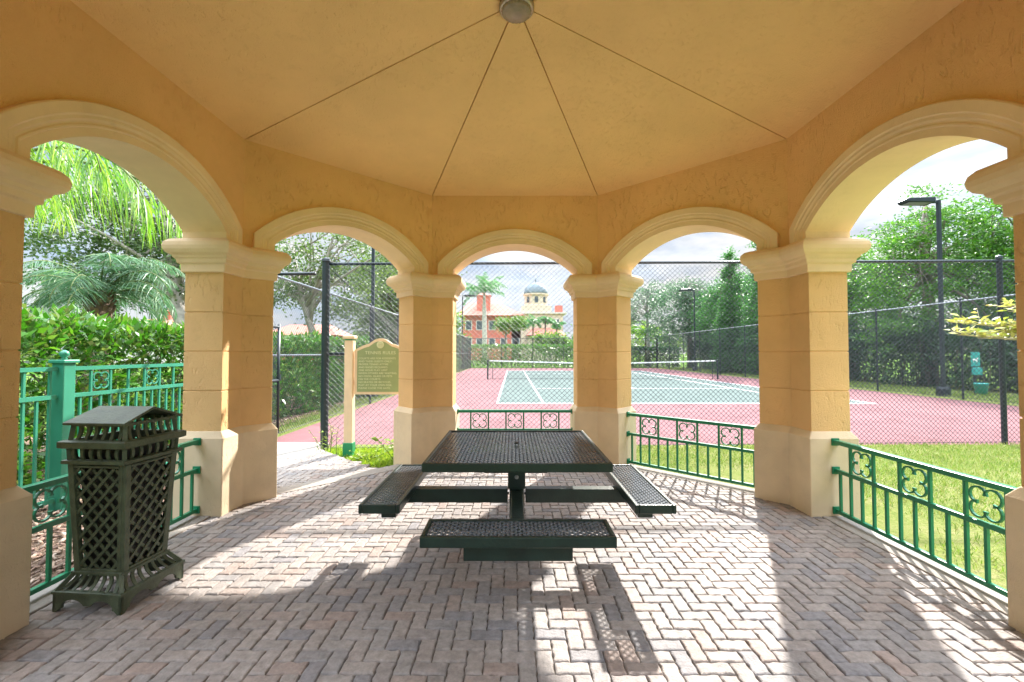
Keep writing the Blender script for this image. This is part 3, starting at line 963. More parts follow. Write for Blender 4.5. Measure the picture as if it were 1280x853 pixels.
text_mesh('TENNIS RULES', .062, (0, -.027, 1.425), sg, M['sign_text'])
for i, s in enumerate(['COURTS ARE FOR RESIDENTS', 'AND THEIR GUESTS ONLY.', 'PROPER TENNIS ATTIRE', 'AND SHOES REQUIRED.', 'ONE HOUR PLAY LIMIT', 'WHEN OTHERS ARE WAITING.', 'NO FOOD, GLASS OR PETS', 'ON THE COURTS.', 'NO SKATES OR BICYCLES.', 'PLAY AT YOUR OWN RISK.', 'PLEASE CLOSE THE GATE.']):
    text_mesh(s, .036, (-.30, -.027, 1.355 - i * .041), sg, M['sign_text'], 'LEFT')

# ------------------------------------------------------------------ pet waste station
ps = empty('pet_waste_station', (16.2, 12.6, GZ + .03)); tag(ps, 'teal pet waste station with sign, bag box and bin behind the fence', 'pet waste station')
MB().box((0, 0, .75), (.05, .05, 1.5)).build('post', M['post'], ps)
s_ = bevel(MB().box((0, -.035, 1.24), (.32, .015, .50)).build('sign_plate', M['teal_sign'], ps), .01)
MB().box((-.02, -.046, 1.22), (.16, .006, .07)).box((.06, -.046, 1.27), (.05, .006, .06)).box((-.08, -.046, 1.17), (.02, .006, .08)).box((.04, -.046, 1.17), (.02, .006, .08)).build('dog_symbol', M['white'], s_)
bevel(MB().box((0, -.08, .82), (.28, .12, .26)).build('bag_dispenser', M['teal_sign'], ps), .02)
m = MB().lathe([(.15, .0), (.19, .36), (.20, .37), (.18, .40)], (0, -.2, .02), 18); m.build('waste_bin', M['teal_sign'], ps, True)

# ------------------------------------------------------------------ vegetation
def clump_cloud(shapes, nclump, per, rad, shell=.55, flat=1.0):
    """leaf centres gathered into clumps spread through ellipsoids (cx,cy,cz,rx,ry,rz,weight)"""
    w = np.array([s[6] if len(s) > 6 else s[3] * s[4] * s[5] for s in shapes], float); w /= w.sum()
    idx = rng.choice(len(shapes), nclump, p=w)
    S = np.array([s[:6] for s in shapes])[idx]
    d = rand_dir(nclump); r = (shell + (1 - shell) * rng.random(nclump)) ** .8
    r = np.where(rng.random(nclump) < .25, rng.random(nclump) ** .4 * .8, r)
    cc = S[:, :3] + d * r[:, None] * S[:, 3:6]
    rr = rad * rng.uniform(.5, 1.4, nclump)
    pts = np.repeat(cc, per, 0) + rng.normal(size=(nclump * per, 3)) * np.repeat(rr, per)[:, None] * np.array([1, 1, flat])
    return cc, pts

def limb(m, a, b, r0, r1, bend=.15, n=6):
    a = Vector(a); b = Vector(b); L = (b - a).length
    o = Vector((random.uniform(-1, 1), random.uniform(-1, 1), random.uniform(0, 1))) * bend * L
    pts = []; rs = []
    for i in range(n):
        t = i / (n - 1)
        pts.append(a.lerp(b, t) + o * math.sin(PI * t)); rs.append(r0 + (r1 - r0) * t)
    m.tube(pts, rs, 7)
    return pts

def tree(name, label, cat, loc, trunk, shapes, nclump, per, rad, L, W, leafm, bark='bark', group=None, limbs=14, droop=-.2, shell=.55, flat=.7, twig_r=.02, dens=1.7):
    """trunk: list of (x,y,z,r) local points; shapes: crown ellipsoids local"""
    root = empty(name, loc); tag(root, label, cat, group)
    nclump = int(nclump * dens); W = W * 1.25; L = L * 1.1
    m = MB()
    m.tube([p[:3] for p in trunk], [p[3] for p in trunk], 10)
    cc, pts = clump_cloud(shapes, nclump, per, rad, shell, flat)
    top = Vector(trunk[-1][:3])
    for i in range(limbs):
        q = Vector(cc[i % len(cc)])
        t = random.uniform(.45, 1)
        j = t * (len(trunk) - 1); j0 = int(min(j, len(trunk) - 2)); f = j - j0
        st = Vector(trunk[j0][:3]).lerp(Vector(trunk[j0 + 1][:3]), f)
        r0 = (trunk[j0][3] * (1 - f) + trunk[j0 + 1][3] * f) * .55
        pp = limb(m, st, q, r0, twig_r, .14)
        for e in range(3):
            q2 = Vector(cc[(i * 7 + e * 13) % len(cc)])
            if (q2 - pp[3]).length < 2.5 * rad + 2: limb(m, pp[3], q2, r0 * .4, twig_r * .6, .12, 5)
    m.build('trunk', M[bark], root, True, fixn=False)
    n = len(pts)
    D = rand_dir(n); D[:, 2] = D[:, 2] * .6 + droop
    leaves('crown', pts, D, L * rng.uniform(.6, 1.3, n), W * rng.uniform(.7, 1.25, n), LM[leafm], root)
    return root

def hedge(name, label, loc, x0, x1, y0, y1, h, n, L, W, leafm, wav=.12, loops=3, thick=.25, updir=.5):
    """box hedge: leaf skin over an uneven box, stems inside"""
    root = empty(name, loc); tag(root, label, 'hedge')
    f = rng.random(n)
    ax, ay = x1 - x0, y1 - y0
    areas = np.array([ax * ay, ay * h, ay * h, ax * h, ax * h]); areas /= areas.sum()
    k = rng.choice(5, n, p=areas); u = rng.random(n); v = rng.random(n)
    X = np.where(k == 0, x0 + u * ax, np.where(k == 1, x0, np.where(k == 2, x1, x0 + u * ax)))
    Y = np.where(k == 0, y0 + v * ay, np.where(k <= 2, y0 + u * ay, np.where(k == 3, y0, y1)))
    Z = np.where(k == 0, h, v * h)
    nx = np.where(k == 1, -1, np.where(k == 2, 1, 0)); ny = np.where(k == 3, -1, np.where(k == 4, 1, 0)); nz = np.where(k == 0, 1, 0)
    Nn = np.stack([nx, ny, nz], 1).astype(float)
    P = np.stack([X, Y, Z], 1)
    b = np.sin(X * 3.1 + Y * 2.3 + 1) * np.sin(Z * 4 + Y * 5.1) * .5 + np.sin(Y * 1.7 + X * 5) * .5
    P += Nn * (b * wav)[:, None] - Nn * (rng.random(n) ** 1.5 * thick)[:, None] + rng.normal(size=(n, 3)) * .03
    P[:, 2] = np.maximum(P[:, 2], .05)
    D = Nn * .7 + rand_dir(n) * .9; D[:, 2] += updir
    leaves('foliage', P, D, L * rng.uniform(.4, 1.4, n), W * rng.uniform(.5, 1.35, n), LM[leafm], root, up=np.array([[0, 0, 1.]]))
    m = MB()
    ns = int(max(6, ay / .5 if ay > ax else ax / .5))
    for i in range(ns):
        t = (i + random.random()) / ns
        a = Vector((x0 + ax * (random.uniform(.3, .7) if ay > ax else t), y0 + ay * (t if ay > ax else random.uniform(.3, .7)), 0))
        for e in range(3):
            limb(m, a, a + Vector((random.uniform(-.4, .4), random.uniform(-.4, .4), h * random.uniform(.7, .92))), .02, .006, .1, 4)
    m.build('stems', M['bark'], root, False, fixn=False)
    return root

def frond_pts(base, az, el, length, droop, n=14):
    """arched rachis"""
    P = []; p = Vector(base); e = el
    for i in range(n + 1):
        P.append(p.copy())
        d = Vector((math.cos(az) * math.cos(e), math.sin(az) * math.cos(e), math.sin(e)))
        p = p + d * (length / n)
        e -= droop / n * (.4 + 1.2 * i / n)
    return P

def palm(name, label, loc, trunk, trunk_mat, fronds, leafm, ll, lw, hang, per=34, group=None, boots=False, plumose=.25):
    """fronds: list of (az, el, length, droop)"""
    root = empty(name, loc); tag(root, label, 'palm tree', group)
    MB().tube([p[:3] for p in trunk], [p[3] for p in trunk], 14).build('trunk', M[trunk_mat], root, True)
    top = Vector(trunk[-1][:3])
    C = []; D = []; Ls = []; rm = MB()
    for az, el, ln, dr in fronds:
        P = frond_pts(top, az, el, ln, dr)
        rm.tube(P, [.022 * (1 - .85 * i / (len(P) - 1)) * (ln / 2) ** .5 + .003 for i in range(len(P))], 5)
        for i in range(per):
            t = .14 + .86 * (i + .5) / per
            j = t * (len(P) - 1); j0 = min(int(j), len(P) - 2)
            c = P[j0].lerp(P[j0 + 1], j - j0)
            tg = (P[j0 + 1] - P[j0]).normalized()
            s = tg.cross(Vector((0, 0, 1)))
            if s.length < 1e-3: s = Vector((1, 0, 0))
            s.normalize()
            for q in (-1, 1):
                d = s * q * .8 + tg * .55 + Vector((0, 0, -hang)) + Vector((random.gauss(0, plumose), random.gauss(0, plumose), random.gauss(0, plumose)))
                C.append(c); D.append(d); Ls.append(ll * (math.sin(PI * min(1, .12 + t * .86)) * .75 + .25) * random.uniform(.85, 1.1))
    rm.build('frond_ribs', M['stem'], root, True, fixn=False)
    # each leaflet: two chained quads so that it hangs
    C = np.array(C); D = norm(np.array(D)); Ls = np.array(Ls)[:, None]
    S = norm(np.cross(D, rng.normal(size=D.shape)))
    D2 = norm(D + np.array([[0, 0, -hang * 1.1]]))
    m1 = C + D * Ls * .45; tip = m1 + D2 * Ls * .55
    V = np.stack([C - S * lw * .3, C + S * lw * .3, m1 + S * lw * .5, m1 - S * lw * .5, tip + S * lw * .06, tip - S * lw * .06], 1).reshape(-1, 3)
    b = np.arange(len(C))[:, None] * 6
    F = np.concatenate([b + np.array([[0, 1, 2, 3]]), b + np.array([[3, 2, 4, 5]])])
    np_mesh('fronds', V, F, LM[leafm], root)
    if boots:
        m = MB()
        for i in range(40):
            a = i * 2.4; z = top.z - .02 - .55 * i / 40
            d = Vector((math.cos(a), math.sin(a), .9))
            m.bar(Vector((top.x, top.y, z)) + Vector((d.x, d.y, 0)) * .12, Vector((top.x, top.y, z)) + d * .26, .07, .03)
        m.build('leaf_bases', M['boots'], root)
    return root

# left hedge
hedge('hedge', 'broad-leaved bright green hedge behind the teal fence at left', (0, 0, GZ), -6.5, -5.0, -2.5, 15.0, 1.84, 60000, .135, .056, 'hedge', .14)
# queen palm whose fronds hang into the left arch
qf = [(R(4), R(36), 3.1, R(150)), (R(16), R(30), 3.3, R(140)), (R(-10), R(46), 2.8, R(140)), (R(60), R(60), 2.6, R(110)), (R(110), R(40), 2.6, R(110)), (R(170), R(45), 2.5, R(110)), (R(225), R(40), 2.5, R(110)), (R(285), R(45), 2.5, R(110)), (R(30), R(75), 2.7, R(110))]
palm('queen_palm', 'tall palm at upper left, its feathery fronds hanging into the arch', (-7.35, 2.75, GZ), [(0, 0, 0, .17), (.02, 0, 2.3, .14), (.05, .02, 3.75, .12)], 'palmtrunk', qf, 'palm', 1.05, .017, 1.3, 64)
pf_ = [(R(360 * i / 26 + random.uniform(-8, 8)), R(random.uniform(10, 80)), random.uniform(1.5, 2.0), R(random.uniform(120, 165))) for i in range(30)]
palm('pindo_palm', 'stout blue green palm with arching fronds behind the left hedge', (-8.65, 6.2, GZ), [(0, 0, 0, .26), (0, 0, 1.4, .24), (0, 0, 2.62, .20)], 'boots', pf_, 'pindo', .55, .016, .35, 52, boots=True, plumose=.12)
# oaks at left
tree('oak_tree', 'leaning oak with a thick grey limb behind the palm at left', 'tree', (-11.6, 13.0, GZ),
     [(.4, 0, 0, .34), (.1, 0, 1.6, .30), (-.7, .1, 3.2, .26), (-1.0, .2, 5.0, .20), (-1.5, .3, 7.0, .12)],
     [(-3.6, .2, 5.6, 3.2, 2.4, 2.0), (-1.0, .5, 7.2, 3.0, 2.4, 1.8), (1.2, .3, 5.2, 2.0, 2.0, 1.4), (-3.0, 0, 3.9, 3.0, 2.0, 1.0)], 210, 62, .34, .15, .075, 'oak', 'palebark', 'oak trees left of the court', 26, dens=1.15)
tree('oak_tree', 'airy multi-limbed oak seen through the arch above the gate post', 'tree', (-9.0, 17.5, GZ),
     [(0, 0, 0, .24), (.05, 0, 1.4, .2), (-.5, 0, 3.0, .15), (-1.0, .1, 4.6, .11), (-1.3, 0, 6.4, .06)],
     [(-1.6, 0, 6.2, 3.0, 2.4, 2.2), (1.8, .4, 6.6, 2.8, 2.4, 2.2), (.4, 0, 4.3, 3.4, 2.4, 1.3)], 150, 58, .34, .15, .075, 'olive', 'palebark', 'oak trees left of the court', 24, dens=1.1)
tree('oak_tree', 'dense olive green oak behind the light pole and rules sign', 'tree', (-7.6, 25.0, GZ),
     [(0, 0, 0, .28), (0, 0, 2, .22), (.2, 0, 4.2, .15), (.3, 0, 6.5, .08)],
     [(-.8, 0, 5.4, 3.0, 2.6, 2.6), (1.2, 0, 7.2, 2.6, 2.4, 2.6), (.2, -.6, 3.4, 3.2, 2.2, 1.4)], 230, 60, .40, .17, .085, 'olive', 'bark', 'oak trees left of the court', 18, dens=1.2)
tree('broadleaf_tree', 'small yellow green tree left of the royal palm trunk', 'tree', (-8.6, 47.0, GZ),
     [(0, 0, 0, .2), (.1, 0, 2, .15), (0, 0, 4, .1)], [(0, 0, 4.8, 2.6, 2.2, 2.8), (1.0, 0, 3.0, 2.4, 2, 1.8)], 130, 40, .42, .26, .13, 'lime', limbs=10)
# royal palm
rf_ = [(R(360 * i / 15 + random.uniform(-8, 8)), R(random.uniform(-5, 80)), random.uniform(3.4, 4.2), R(random.uniform(75, 120))) for i in range(15)] + [(R(80), R(88), 3.0, R(15))]
palm('royal_palm', 'tall royal palm with a pale trunk beside the coral building', (-3.9, 57, GZ), [(0, 0, 0, .40), (.05, 0, 3.5, .34), (0, 0, 7.2, .30), (0, 0, 8.6, .20), (0, 0, 9.6, .14)], 'palmtrunk', rf_, 'royal', 1.0, .085, .35, 40)
# three slender palms before the domed tower
for i, (px, hh, lb) in enumerate(((3.0, 6.3, 'slender palm left of the dome, its crown against the tan wall'), (5.0, 6.5, 'slender palm in the middle of the row below the dome'), (6.9, 6.0, 'bushy slender palm right of the dome beside the far hedge'))):
    ff = [(R(360 * j / 12 + random.uniform(-10, 10)), R(random.uniform(-10, 75)), random.uniform(1.3, 1.8), R(random.uniform(70, 120))) for j in range(11)]
    palm('slender_palm', lb, (px, 66 + i, GZ), [(0, 0, 0, .18), (.1, 0, 3, .14), (.15, 0, hh, .12)], 'boots', ff, 'royal', .75, .09, .3, 26, 'small palms before the domed tower')
tree('broadleaf_shrub', 'wide lime green shrub under the small palms by the tan building', 'shrub', (5.4, 62, GZ), [(0, 0, 0, .14), (0, 0, 1.5, .1)],
     [(0, 0, 3.0, 2.6, 1.6, 1.6), (1.8, 0, 2.4, 1.6, 1.4, 1.4)], 100, 40, .4, .34, .13, 'lime', limbs=8)
tree('broadleaf_tree', 'bright bushy tree at the right end of the tan building', 'tree', (11.6, 58, GZ), [(0, 0, 0, .22), (0, 0, 2.5, .14), (0, 0, 4.5, .08)],
     [(0, 0, 4.6, 2.4, 2.2, 2.6), (-1.2, 0, 2.8, 2.2, 1.8, 1.8)], 130, 40, .42, .28, .13, 'bright', limbs=9)
tree('broadleaf_tree', 'coral-side leafy tree in front of the building windows', 'tree', (-1.2, 70, GZ), [(0, 0, 0, .2), (0, 0, 3.5, .14), (0, 0, 5.6, .08)],
     [(0, 0, 6.2, 1.8, 1.4, 1.0), (2.4, 0, 6.5, 1.2, 1.2, 1.0)], 50, 36, .4, .32, .14, 'lime', limbs=9)
# far hedges
hedge('hedge', 'clipped green hedge beyond the far fence below the coral building', (0, 0, GZ), -5.0, 7.2, 42.0, 43.6, 2.25, 15000, .20, .085, 'hedge', .07)
hedge('hedge', 'dark clipped hedge beyond the far fence right of the pillar', (0, 0, GZ), 7.4, 17.0, 42.2, 43.8, 2.0, 12000, .20, .085, 'dark', .08)
# right-centre trees
tree('casuarina_tree', 'thin airy grey green tree left of the far light pole', 'tree', (14.6, 44.5, GZ), [(0, 0, 0, .24), (-.1, 0, 3, .18), (-.2, 0, 6.0, .10), (0, 0, 8.5, .04)],
     [(-1.2, 0, 6.6, 2.4, 2.2, 2.2), (.8, 0, 7.6, 1.6, 1.6, 1.6), (-2.8, 0, 5.0, 1.8, 1.4, 1.0)], 90, 44, .34, .20, .05, 'blue', 'palebark', limbs=18)
tree('casuarina_tree', 'large blue green tree directly behind the far light pole', 'tree', (17.2, 40.0, GZ), [(0, 0, 0, .3), (0, 0, 3, .24), (0, 0, 6, .14), (0, 0, 8.5, .05)],
     [(-.8, 0, 5.6, 3.0, 2.6, 2.9), (1.8, 0, 5.0, 3.0, 2.4, 3.0), (3.0, 0, 6.2, 1.8, 1.6, 1.8), (-.3, 0, 7.6, 1.5, 1.4, 1.5), (1.2, 0, 7.2, 1.5, 1.4, 1.2), (-2.2, 0, 3.2, 2.4, 2.0, 1.8)], 330, 52, .36, .20, .055, 'blue', limbs=14)
tree('casuarina_tree', 'mid green dense tree filling the gap between far light pole and cypresses', 'tree', (18.6, 35.0, GZ), [(0, 0, 0, .3), (0, 0, 3, .24), (0, 0, 6, .14), (0, 0, 7.6, .05)],
     [(-.6, 0, 4.4, 2.6, 2.4, 3.0), (1.0, 0, 5.6, 2.4, 2.2, 2.6), (.4, 0, 7.4, 1.3, 1.2, 1.3)], 260, 52, .36, .20, .065, 'cyp', limbs=12)
for i, (x, y, h, r, lb) in enumerate(((15.8, 29.0, 8.8, 1.5, 'narrow cypress left of the thick right pillar, shorter of the pair'), (16.7, 26.4, 9.6, 1.75, 'tall narrow cypress rising beside the thick right pillar'))):
    sh = [(0, 0, h * (.10 + .80 * j / 6), r * (1.0 - .11 * j), r * (1.0 - .11 * j), h * .12) for j in range(7)] + [(0, 0, h * .93, r * .22, r * .22, h * .07)]
    tree('cypress_tree', lb, 'tree', (x, y, GZ), [(0, 0, 0, .16), (0, 0, h * .5, .1), (0, 0, h * .95, .03)], sh, 330, 42, .17, .20, .05, 'cyp', limbs=6, droop=.35, group='cypresses beyond the right fence')
for i, (x, y, hh, lb) in enumerate(((13.2, 49.0, 4.2, 'feathery lime palm just right of the second pillar'), (15.0, 47.0, 3.6, 'lower feathery lime palm nearer the airy grey tree'))):
    ff = [(R(360 * j / 16 + random.uniform(-10, 10)), R(random.uniform(0, 80)), random.uniform(1.6, 2.4), R(random.uniform(70, 120))) for j in range(16)]
    palm('areca_palm', lb, (x, y, GZ), [(0, 0, 0, .14), (0, 0, hh * .5, .11), (0, 0, hh, .09)], 'boots', ff, 'palm', .7, .08, .25, 28, 'feathery palms beyond the far fence')
# right-bay trees
tree('podocarpus_tree', 'big bright green tree behind the tall light pole at right', 'tree', (19.2, 17.5, GZ), [(0, 0, 0, .34), (.1, 0, 2.5, .28), (0, 0, 5, .18), (0, 0, 8.6, .05)],
     [(0, 0, 4.4, 3.2, 2.8, 2.8), (-1.6, -.6, 2.6, 2.2, 1.6, 1.4), (.3, 0, 6.8, 2.4, 2.2, 1.9), (.6, 0, 8.5, 1.3, 1.2, 1.3), (-2.2, 0, 5.6, 1.5, 1.5, 1.2), (2.6, 0, 6.0, 1.7, 1.6, 1.6)], 380, 62, .34, .17, .05, 'bright', 'bark', 'big trees beyond the right fence', 22, droop=-.1, dens=1.05, flat=.38)
tree('podocarpus_tree', 'lower paler tree right of the thick pillar, beyond the side fence', 'tree', (19.6, 22.5, GZ), [(0, 0, 0, .3), (0, 0, 2.5, .22), (.1, 0, 5, .14), (0, 0, 7, .05)],
     [(0, 0, 3.8, 2.8, 2.6, 2.8), (-.6, 0, 6.0, 2.0, 1.8, 1.8), (1.8, 0, 5.8, 1.6, 1.6, 1.5)], 300, 56, .36, .18, .055, 'bright', 'bark', 'big trees beyond the right fence', 16, dens=1.15, flat=.4)
tree('podocarpus_tree', 'leafy tree at the right edge behind the yellow branch', 'tree', (22.6, 16.6, GZ), [(0, 0, 0, .3), (0, 0, 2.5, .22), (.1, 0, 5, .14), (0, 0, 7, .05)],
     [(0, 0, 4.8, 2.6, 2.6, 2.6), (-.4, 0, 7.2, 1.9, 1.8, 1.8)], 240, 56, .36, .18, .055, 'bright', 'bark', 'big trees beyond the right fence', 16, dens=1.15, flat=.4)
tree('podocarpus_tree', 'dark leafy tree between the cypresses and the thick pillar', 'tree', (17.9, 24.4, GZ), [(0, 0, 0, .3), (0, 0, 2.5, .22), (.1, 0, 5, .14), (0, 0, 6, .05)],
     [(0, 0, 3.6, 2.2, 2.4, 2.8), (0, 0, 6.0, 1.6, 1.6, 1.5)], 200, 56, .36, .18, .055, 'cyp', 'bark', 'big trees beyond the right fence', 12)
hedge('hedge', 'dark shaggy hedge beneath the big trees beyond the right fence', (0, 0, GZ), 17.2, 19.2, 13.6, 41.0, 2.5, 40000, .21, .085, 'dark', .8, thick=.9)
tree('broadleaf_shrub', 'dark rounded shrub under the trees beside the pet waste station', 'shrub', (19.6, 13.0, GZ), [(0, 0, 0, .1), (0, 0, 1, .06)],
     [(0, 0, 1.4, 1.6, 1.2, 1.3)], 80, 50, .3, .18, .08, 'dark', limbs=8)
# yellow branch from a small tree just right of the gazebo
yt = empty('yellow_leaved_tree', (7.72, 2.6, GZ + .12)); tag(yt, 'small tree reaching a yellow-leaved branch past the right pillar', 'tree')
m = MB(); m.tube([(0, 0, 0), (.05, 0, .8), (-.1, 0, 1.5), (0, .1, 2.3)], [.06, .05, .04, .02], 8)
C = []; D = []
def ybranch(a, b, r, nl, spread):
    pts = limb(m, a, b, r, .004, .06, 8)
    for i in range(nl):
        t = .2 + .8 * (i + random.random()) / nl
        j = t * 7; j0 = min(6, int(j)); c = pts[j0].lerp(pts[j0 + 1], j - j0)
        sd = Vector((random.uniform(-1, .4), random.uniform(-1, 1), random.uniform(.0, .35)))
        e = c + sd.normalized() * random.uniform(.06, spread)
        m.tube([c, e], .003, 4)
        for q in range(5):
            C.append(c.lerp(e, q / 4) + Vector((0, 0, .01))); D.append(Vector((random.uniform(-1, .6), random.uniform(-1, 1), random.uniform(-.15, .35))))
for a, b, r, nl in (((-.1, 0, 1.45), (-1.9, .1, 1.60), .022, 14), ((-.5, 0, 1.5), (-1.75, .35, 1.78), .014, 14), ((-.6, 0, 1.52), (-1.5, -.3, 1.86), .012, 14), ((-.1, .05, 1.6), (-1.2, .1, 1.98), .016, 16), ((-.4, 0, 1.55), (-1.2, .25, 1.62), .010, 10), ((0, .1, 1.9), (-.7, .1, 2.05), .012, 14), ((0, .1, 2.0), (.5, .4, 2.3), .012, 14), ((0, .1, 1.7), (.7, -.3, 2.1), .012, 14)):
    ybranch(a, (b[0] - .12, b[1], b[2]), r * 1.3, nl + 22, .28)
m.build('trunk', M['twig'], yt, True, fixn=False)
n = len(C)
leaves('foliage', np.array(C), np.array([tuple(d) for d in D]), .10 * rng.uniform(.5, 1.3, n), .05 * rng.uniform(.8, 1.2, n), LM['yellow'], yt, up=np.array([[0, 0, 1.]]))

# weeds by the sign and the pillar
def weed(label, loc, n, h, L, W_, mat='weed', spread=.16):
    root = empty('weed_plant', loc); tag(root, label, 'plant')
    m = MB(); C = []; D = []
    for i in range(n):
        a = Vector((random.gauss(0, spread * .4), random.gauss(0, spread * .4), 0)); b = a + Vector((random.gauss(0, spread), random.gauss(0, spread), h * random.uniform(.5, 1)))
        pts = limb(m, a, b, .005, .002, .1, 5)
        for q in range(7):
            t = random.uniform(.3, 1); j = t * 4; j0 = min(3, int(j))
            C.append(tuple(pts[j0].lerp(pts[j0 + 1], j - j0))); D.append((random.gauss(0, 1), random.gauss(0, 1), random.uniform(-.1, .5)))
    m.build('stems', M['stem'], root, False, fixn=False)
    leaves('foliage', C, D, L * rng.uniform(.6, 1.2, len(C)), W_ * rng.uniform(.7, 1.2, len(C)), LM[mat], root, up=np.array([[0, 0, 1.]]))
weed('yellow green weed with broad leaves against the pillar base by the table', (-1.52, 2.78, GZ + .045), 10, .46, .10, .065)
weed('low leafy weed in front of the rules sign', (-1.95, 2.95, GZ + .045), 9, .16, .07, .04)
weed('spindly weed beside the green sleeved sign post', (-2.62, 3.2, GZ + .045), 9, .5, .05, .022)

# lawn blades, chips
def scatter_poly(poly, n):
    P = np.array(poly); lo = P.min(0); hi = P.max(0); out = []
    while len(out) < n:
        q = lo + rng.random(2) * (hi - lo)
        if in_poly(q[0], q[1], poly): out.append(q)
    return np.array(out)
lp = [(2.80, -2.6), (9.5, -2.6), (9.5, 4.1), (-.9, 3.75), (-.9, 2.80), (1.1, 2.80), (2.80, 1.1)]
P = scatter_poly(lp, 60000)
dens = np.sin(P[:, 0] * 2.1 + 1.3 * np.sin(P[:, 1] * 1.7)) * np.sin(P[:, 1] * 2.7 + .7 * P[:, 0]) + np.clip((np.hypot(P[:, 0], P[:, 1]) - 3.1) * 1.1, -.6, 1.6)
P = P[dens + rng.normal(size=len(P)) * .4 > .28]
n = len(P)
D = np.stack([rng.normal(size=n) * .5, rng.normal(size=n) * .5, np.ones(n)], 1)
leaves('grass', np.column_stack([P, np.full(n, GZ + .045)]), D, rng.uniform(.03, .075, n), .008, LM['grass'], None, fold=.05)
tag(bpy.data.objects['grass'], 'short yellow green lawn grass outside the right arches', 'grass', kind='stuff')
lp2 = [(-1.35, 2.55), (-1.9, 2.62), (-2.75, 3.42), (-2.75, 3.62), (-.9, 3.72), (-.9, 2.6)]
P = scatter_poly(lp2, 7000); n = len(P)
D = np.stack([rng.normal(size=n) * .7, rng.normal(size=n) * .7, np.ones(n)], 1)
o = leaves('weedy_grass', np.column_stack([P, np.full(n, GZ + .045)]), D, rng.uniform(.03, .09, n), .012, LM['weed'], None)
tag(o, 'rough weedy grass round the foot of the rules sign', 'grass', kind='stuff')
vg = [(X1 + .2, Y0 + 2), (X1 + 2.8, Y0 + 2), (X1 + 2.8, Y1), (X1 + .2, Y1)]
P = scatter_poly(vg, 16000); n = len(P)
o = leaves('verge_grass', np.column_stack([P, np.full(n, GZ + .03)]), np.stack([rng.normal(size=n) * .5, rng.normal(size=n) * .5, np.ones(n)], 1), rng.uniform(.06, .14, n), .02, LM['grass'], None)
tag(o, 'strip of grass outside the right court fence', 'grass', kind='stuff')
vg = [(X0 - .75, 4.6), (X0 - .12, 4.6), (X0 - .12, 26), (X0 - .75, 26)]
P = scatter_poly(vg, 9000); n = len(P)
o = leaves('edge_grass', np.column_stack([P, np.full(n, GZ + .02)]), np.stack([rng.normal(size=n) * .5, rng.normal(size=n) * .5, np.ones(n)], 1), rng.uniform(.03, .09, n), .012, LM['grass'], None)
tag(o, 'thin grass between the left court fence and the mulch', 'grass', kind='stuff')
mp = [(-5.4, -2.2), (-2.95, -2.2), (-2.95, .9), (-3.4, 2.0), (-4.3, 2.5), (-4.75, 4.2), (-5.0, 12), (-5.6, 12)]
P = scatter_poly(mp, 9000); n = len(P)
L_ = rng.uniform(.025, .075, n)[:, None]; Wd = rng.uniform(.010, .026, n)[:, None]; th = rng.uniform(0, 2 * PI, n)
u = np.stack([np.cos(th), np.sin(th), rng.normal(size=n) * .25], 1); v = np.stack([-np.sin(th), np.cos(th), rng.normal(size=n) * .25], 1)
c = np.column_stack([P, GZ + .045 + rng.random(n) * .02])
w_ = np.cross(u, v) * .006
V = []
for s3 in (-1, 1):
    for s1, s2 in ((-1, -1), (1, -1), (1, 1), (-1, 1)): V.append(c + u * L_ / 2 * s1 + v * Wd / 2 * s2 + w_ * s3 * .5)
V = np.stack(V, 1).reshape(-1, 3); b = np.arange(n)[:, None] * 8
F = np.concatenate([b + np.array([q]) for q in ((4, 5, 6, 7), (0, 1, 5, 4), (1, 2, 6, 5), (2, 3, 7, 6), (3, 0, 4, 7))])
o = np_mesh('mulch_chips', V, F, M['mulch']); tag(o, 'loose bark mulch under the left hedge and fence', 'mulch', kind='stuff')

# ------------------------------------------------------------------ buildings
def windows(root, face, items, w, h, mat='glass'):
    for (x, y, z) in items:
        fr = MB()
        fr.box((x, y, z), (w + .3, .10, h + .3)); o = fr.build('window', M['whitewall'], root)
        MB().box((x, y - .062, z), (w, .03, h)).build('pane', M['glass'], o)
cb = empty('coral_building', (-4.5, 88, GZ)); tag(cb, 'coral pink two storey building with a sloping red tile roof', 'building')
MB().box((0, 5, 4.6), (12.2, 10, 9.2)).build('wall', M['coral'], cb)
m = MB(); m.loft([[(-7, -1.0, 9.2), (6.9, -1.0, 9.2), (6.9, 11, 9.2), (-7, 11, 9.2)], [(-5.2, 4.6, 12.4), (1.4, 4.6, 12.4), (1.4, 5.4, 12.4), (-5.2, 5.4, 12.4)]]); rf = m.build('roof', M['rooftile'], cb)
MB().box((-1.6, 2.0, 11.3), (2.8, 2.4, 4.4)).build('roof_turret', M['coral'], rf)
m = MB(); m.loft([[(-3.2, .6, 13.5), (0, .6, 13.5), (0, 3.4, 13.5), (-3.2, 3.4, 13.5)], [(-1.7, 1.9, 14.3), (-1.5, 1.9, 14.3), (-1.5, 2.1, 14.3), (-1.7, 2.1, 14.3)]]); m.build('turret_roof', M['rooftile'], rf)
windows(cb, 0, [(x, -.05, z) for x in (-4.6, -2.4, .2, 2.6, 4.9) for z in (3.6, 7.2)], 1.1, 1.7)
dt = empty('domed_tower_building', (5.0, 88, GZ)); tag(dt, 'tan building with an octagonal belfry under a slate grey dome', 'building')
MB().box((0, 4, 4.8), (10.6, 8, 9.6)).build('wall', M['pale'], dt)
MB().box((0.6, 3.9, 9.75), (11.0, 8.4, .3)).build('cornice', M['whitewall'], dt)
MB().box((-.1, 3.4, 10.6), (6.2, 5.6, 1.4)).build('tower_plinth', M['pale'], dt)
oc = lambda r, z: [(-.1 + r * math.cos(PI / 8 + k * PI / 4), 3.4 + r * math.sin(PI / 8 + k * PI / 4), z) for k in range(8)]
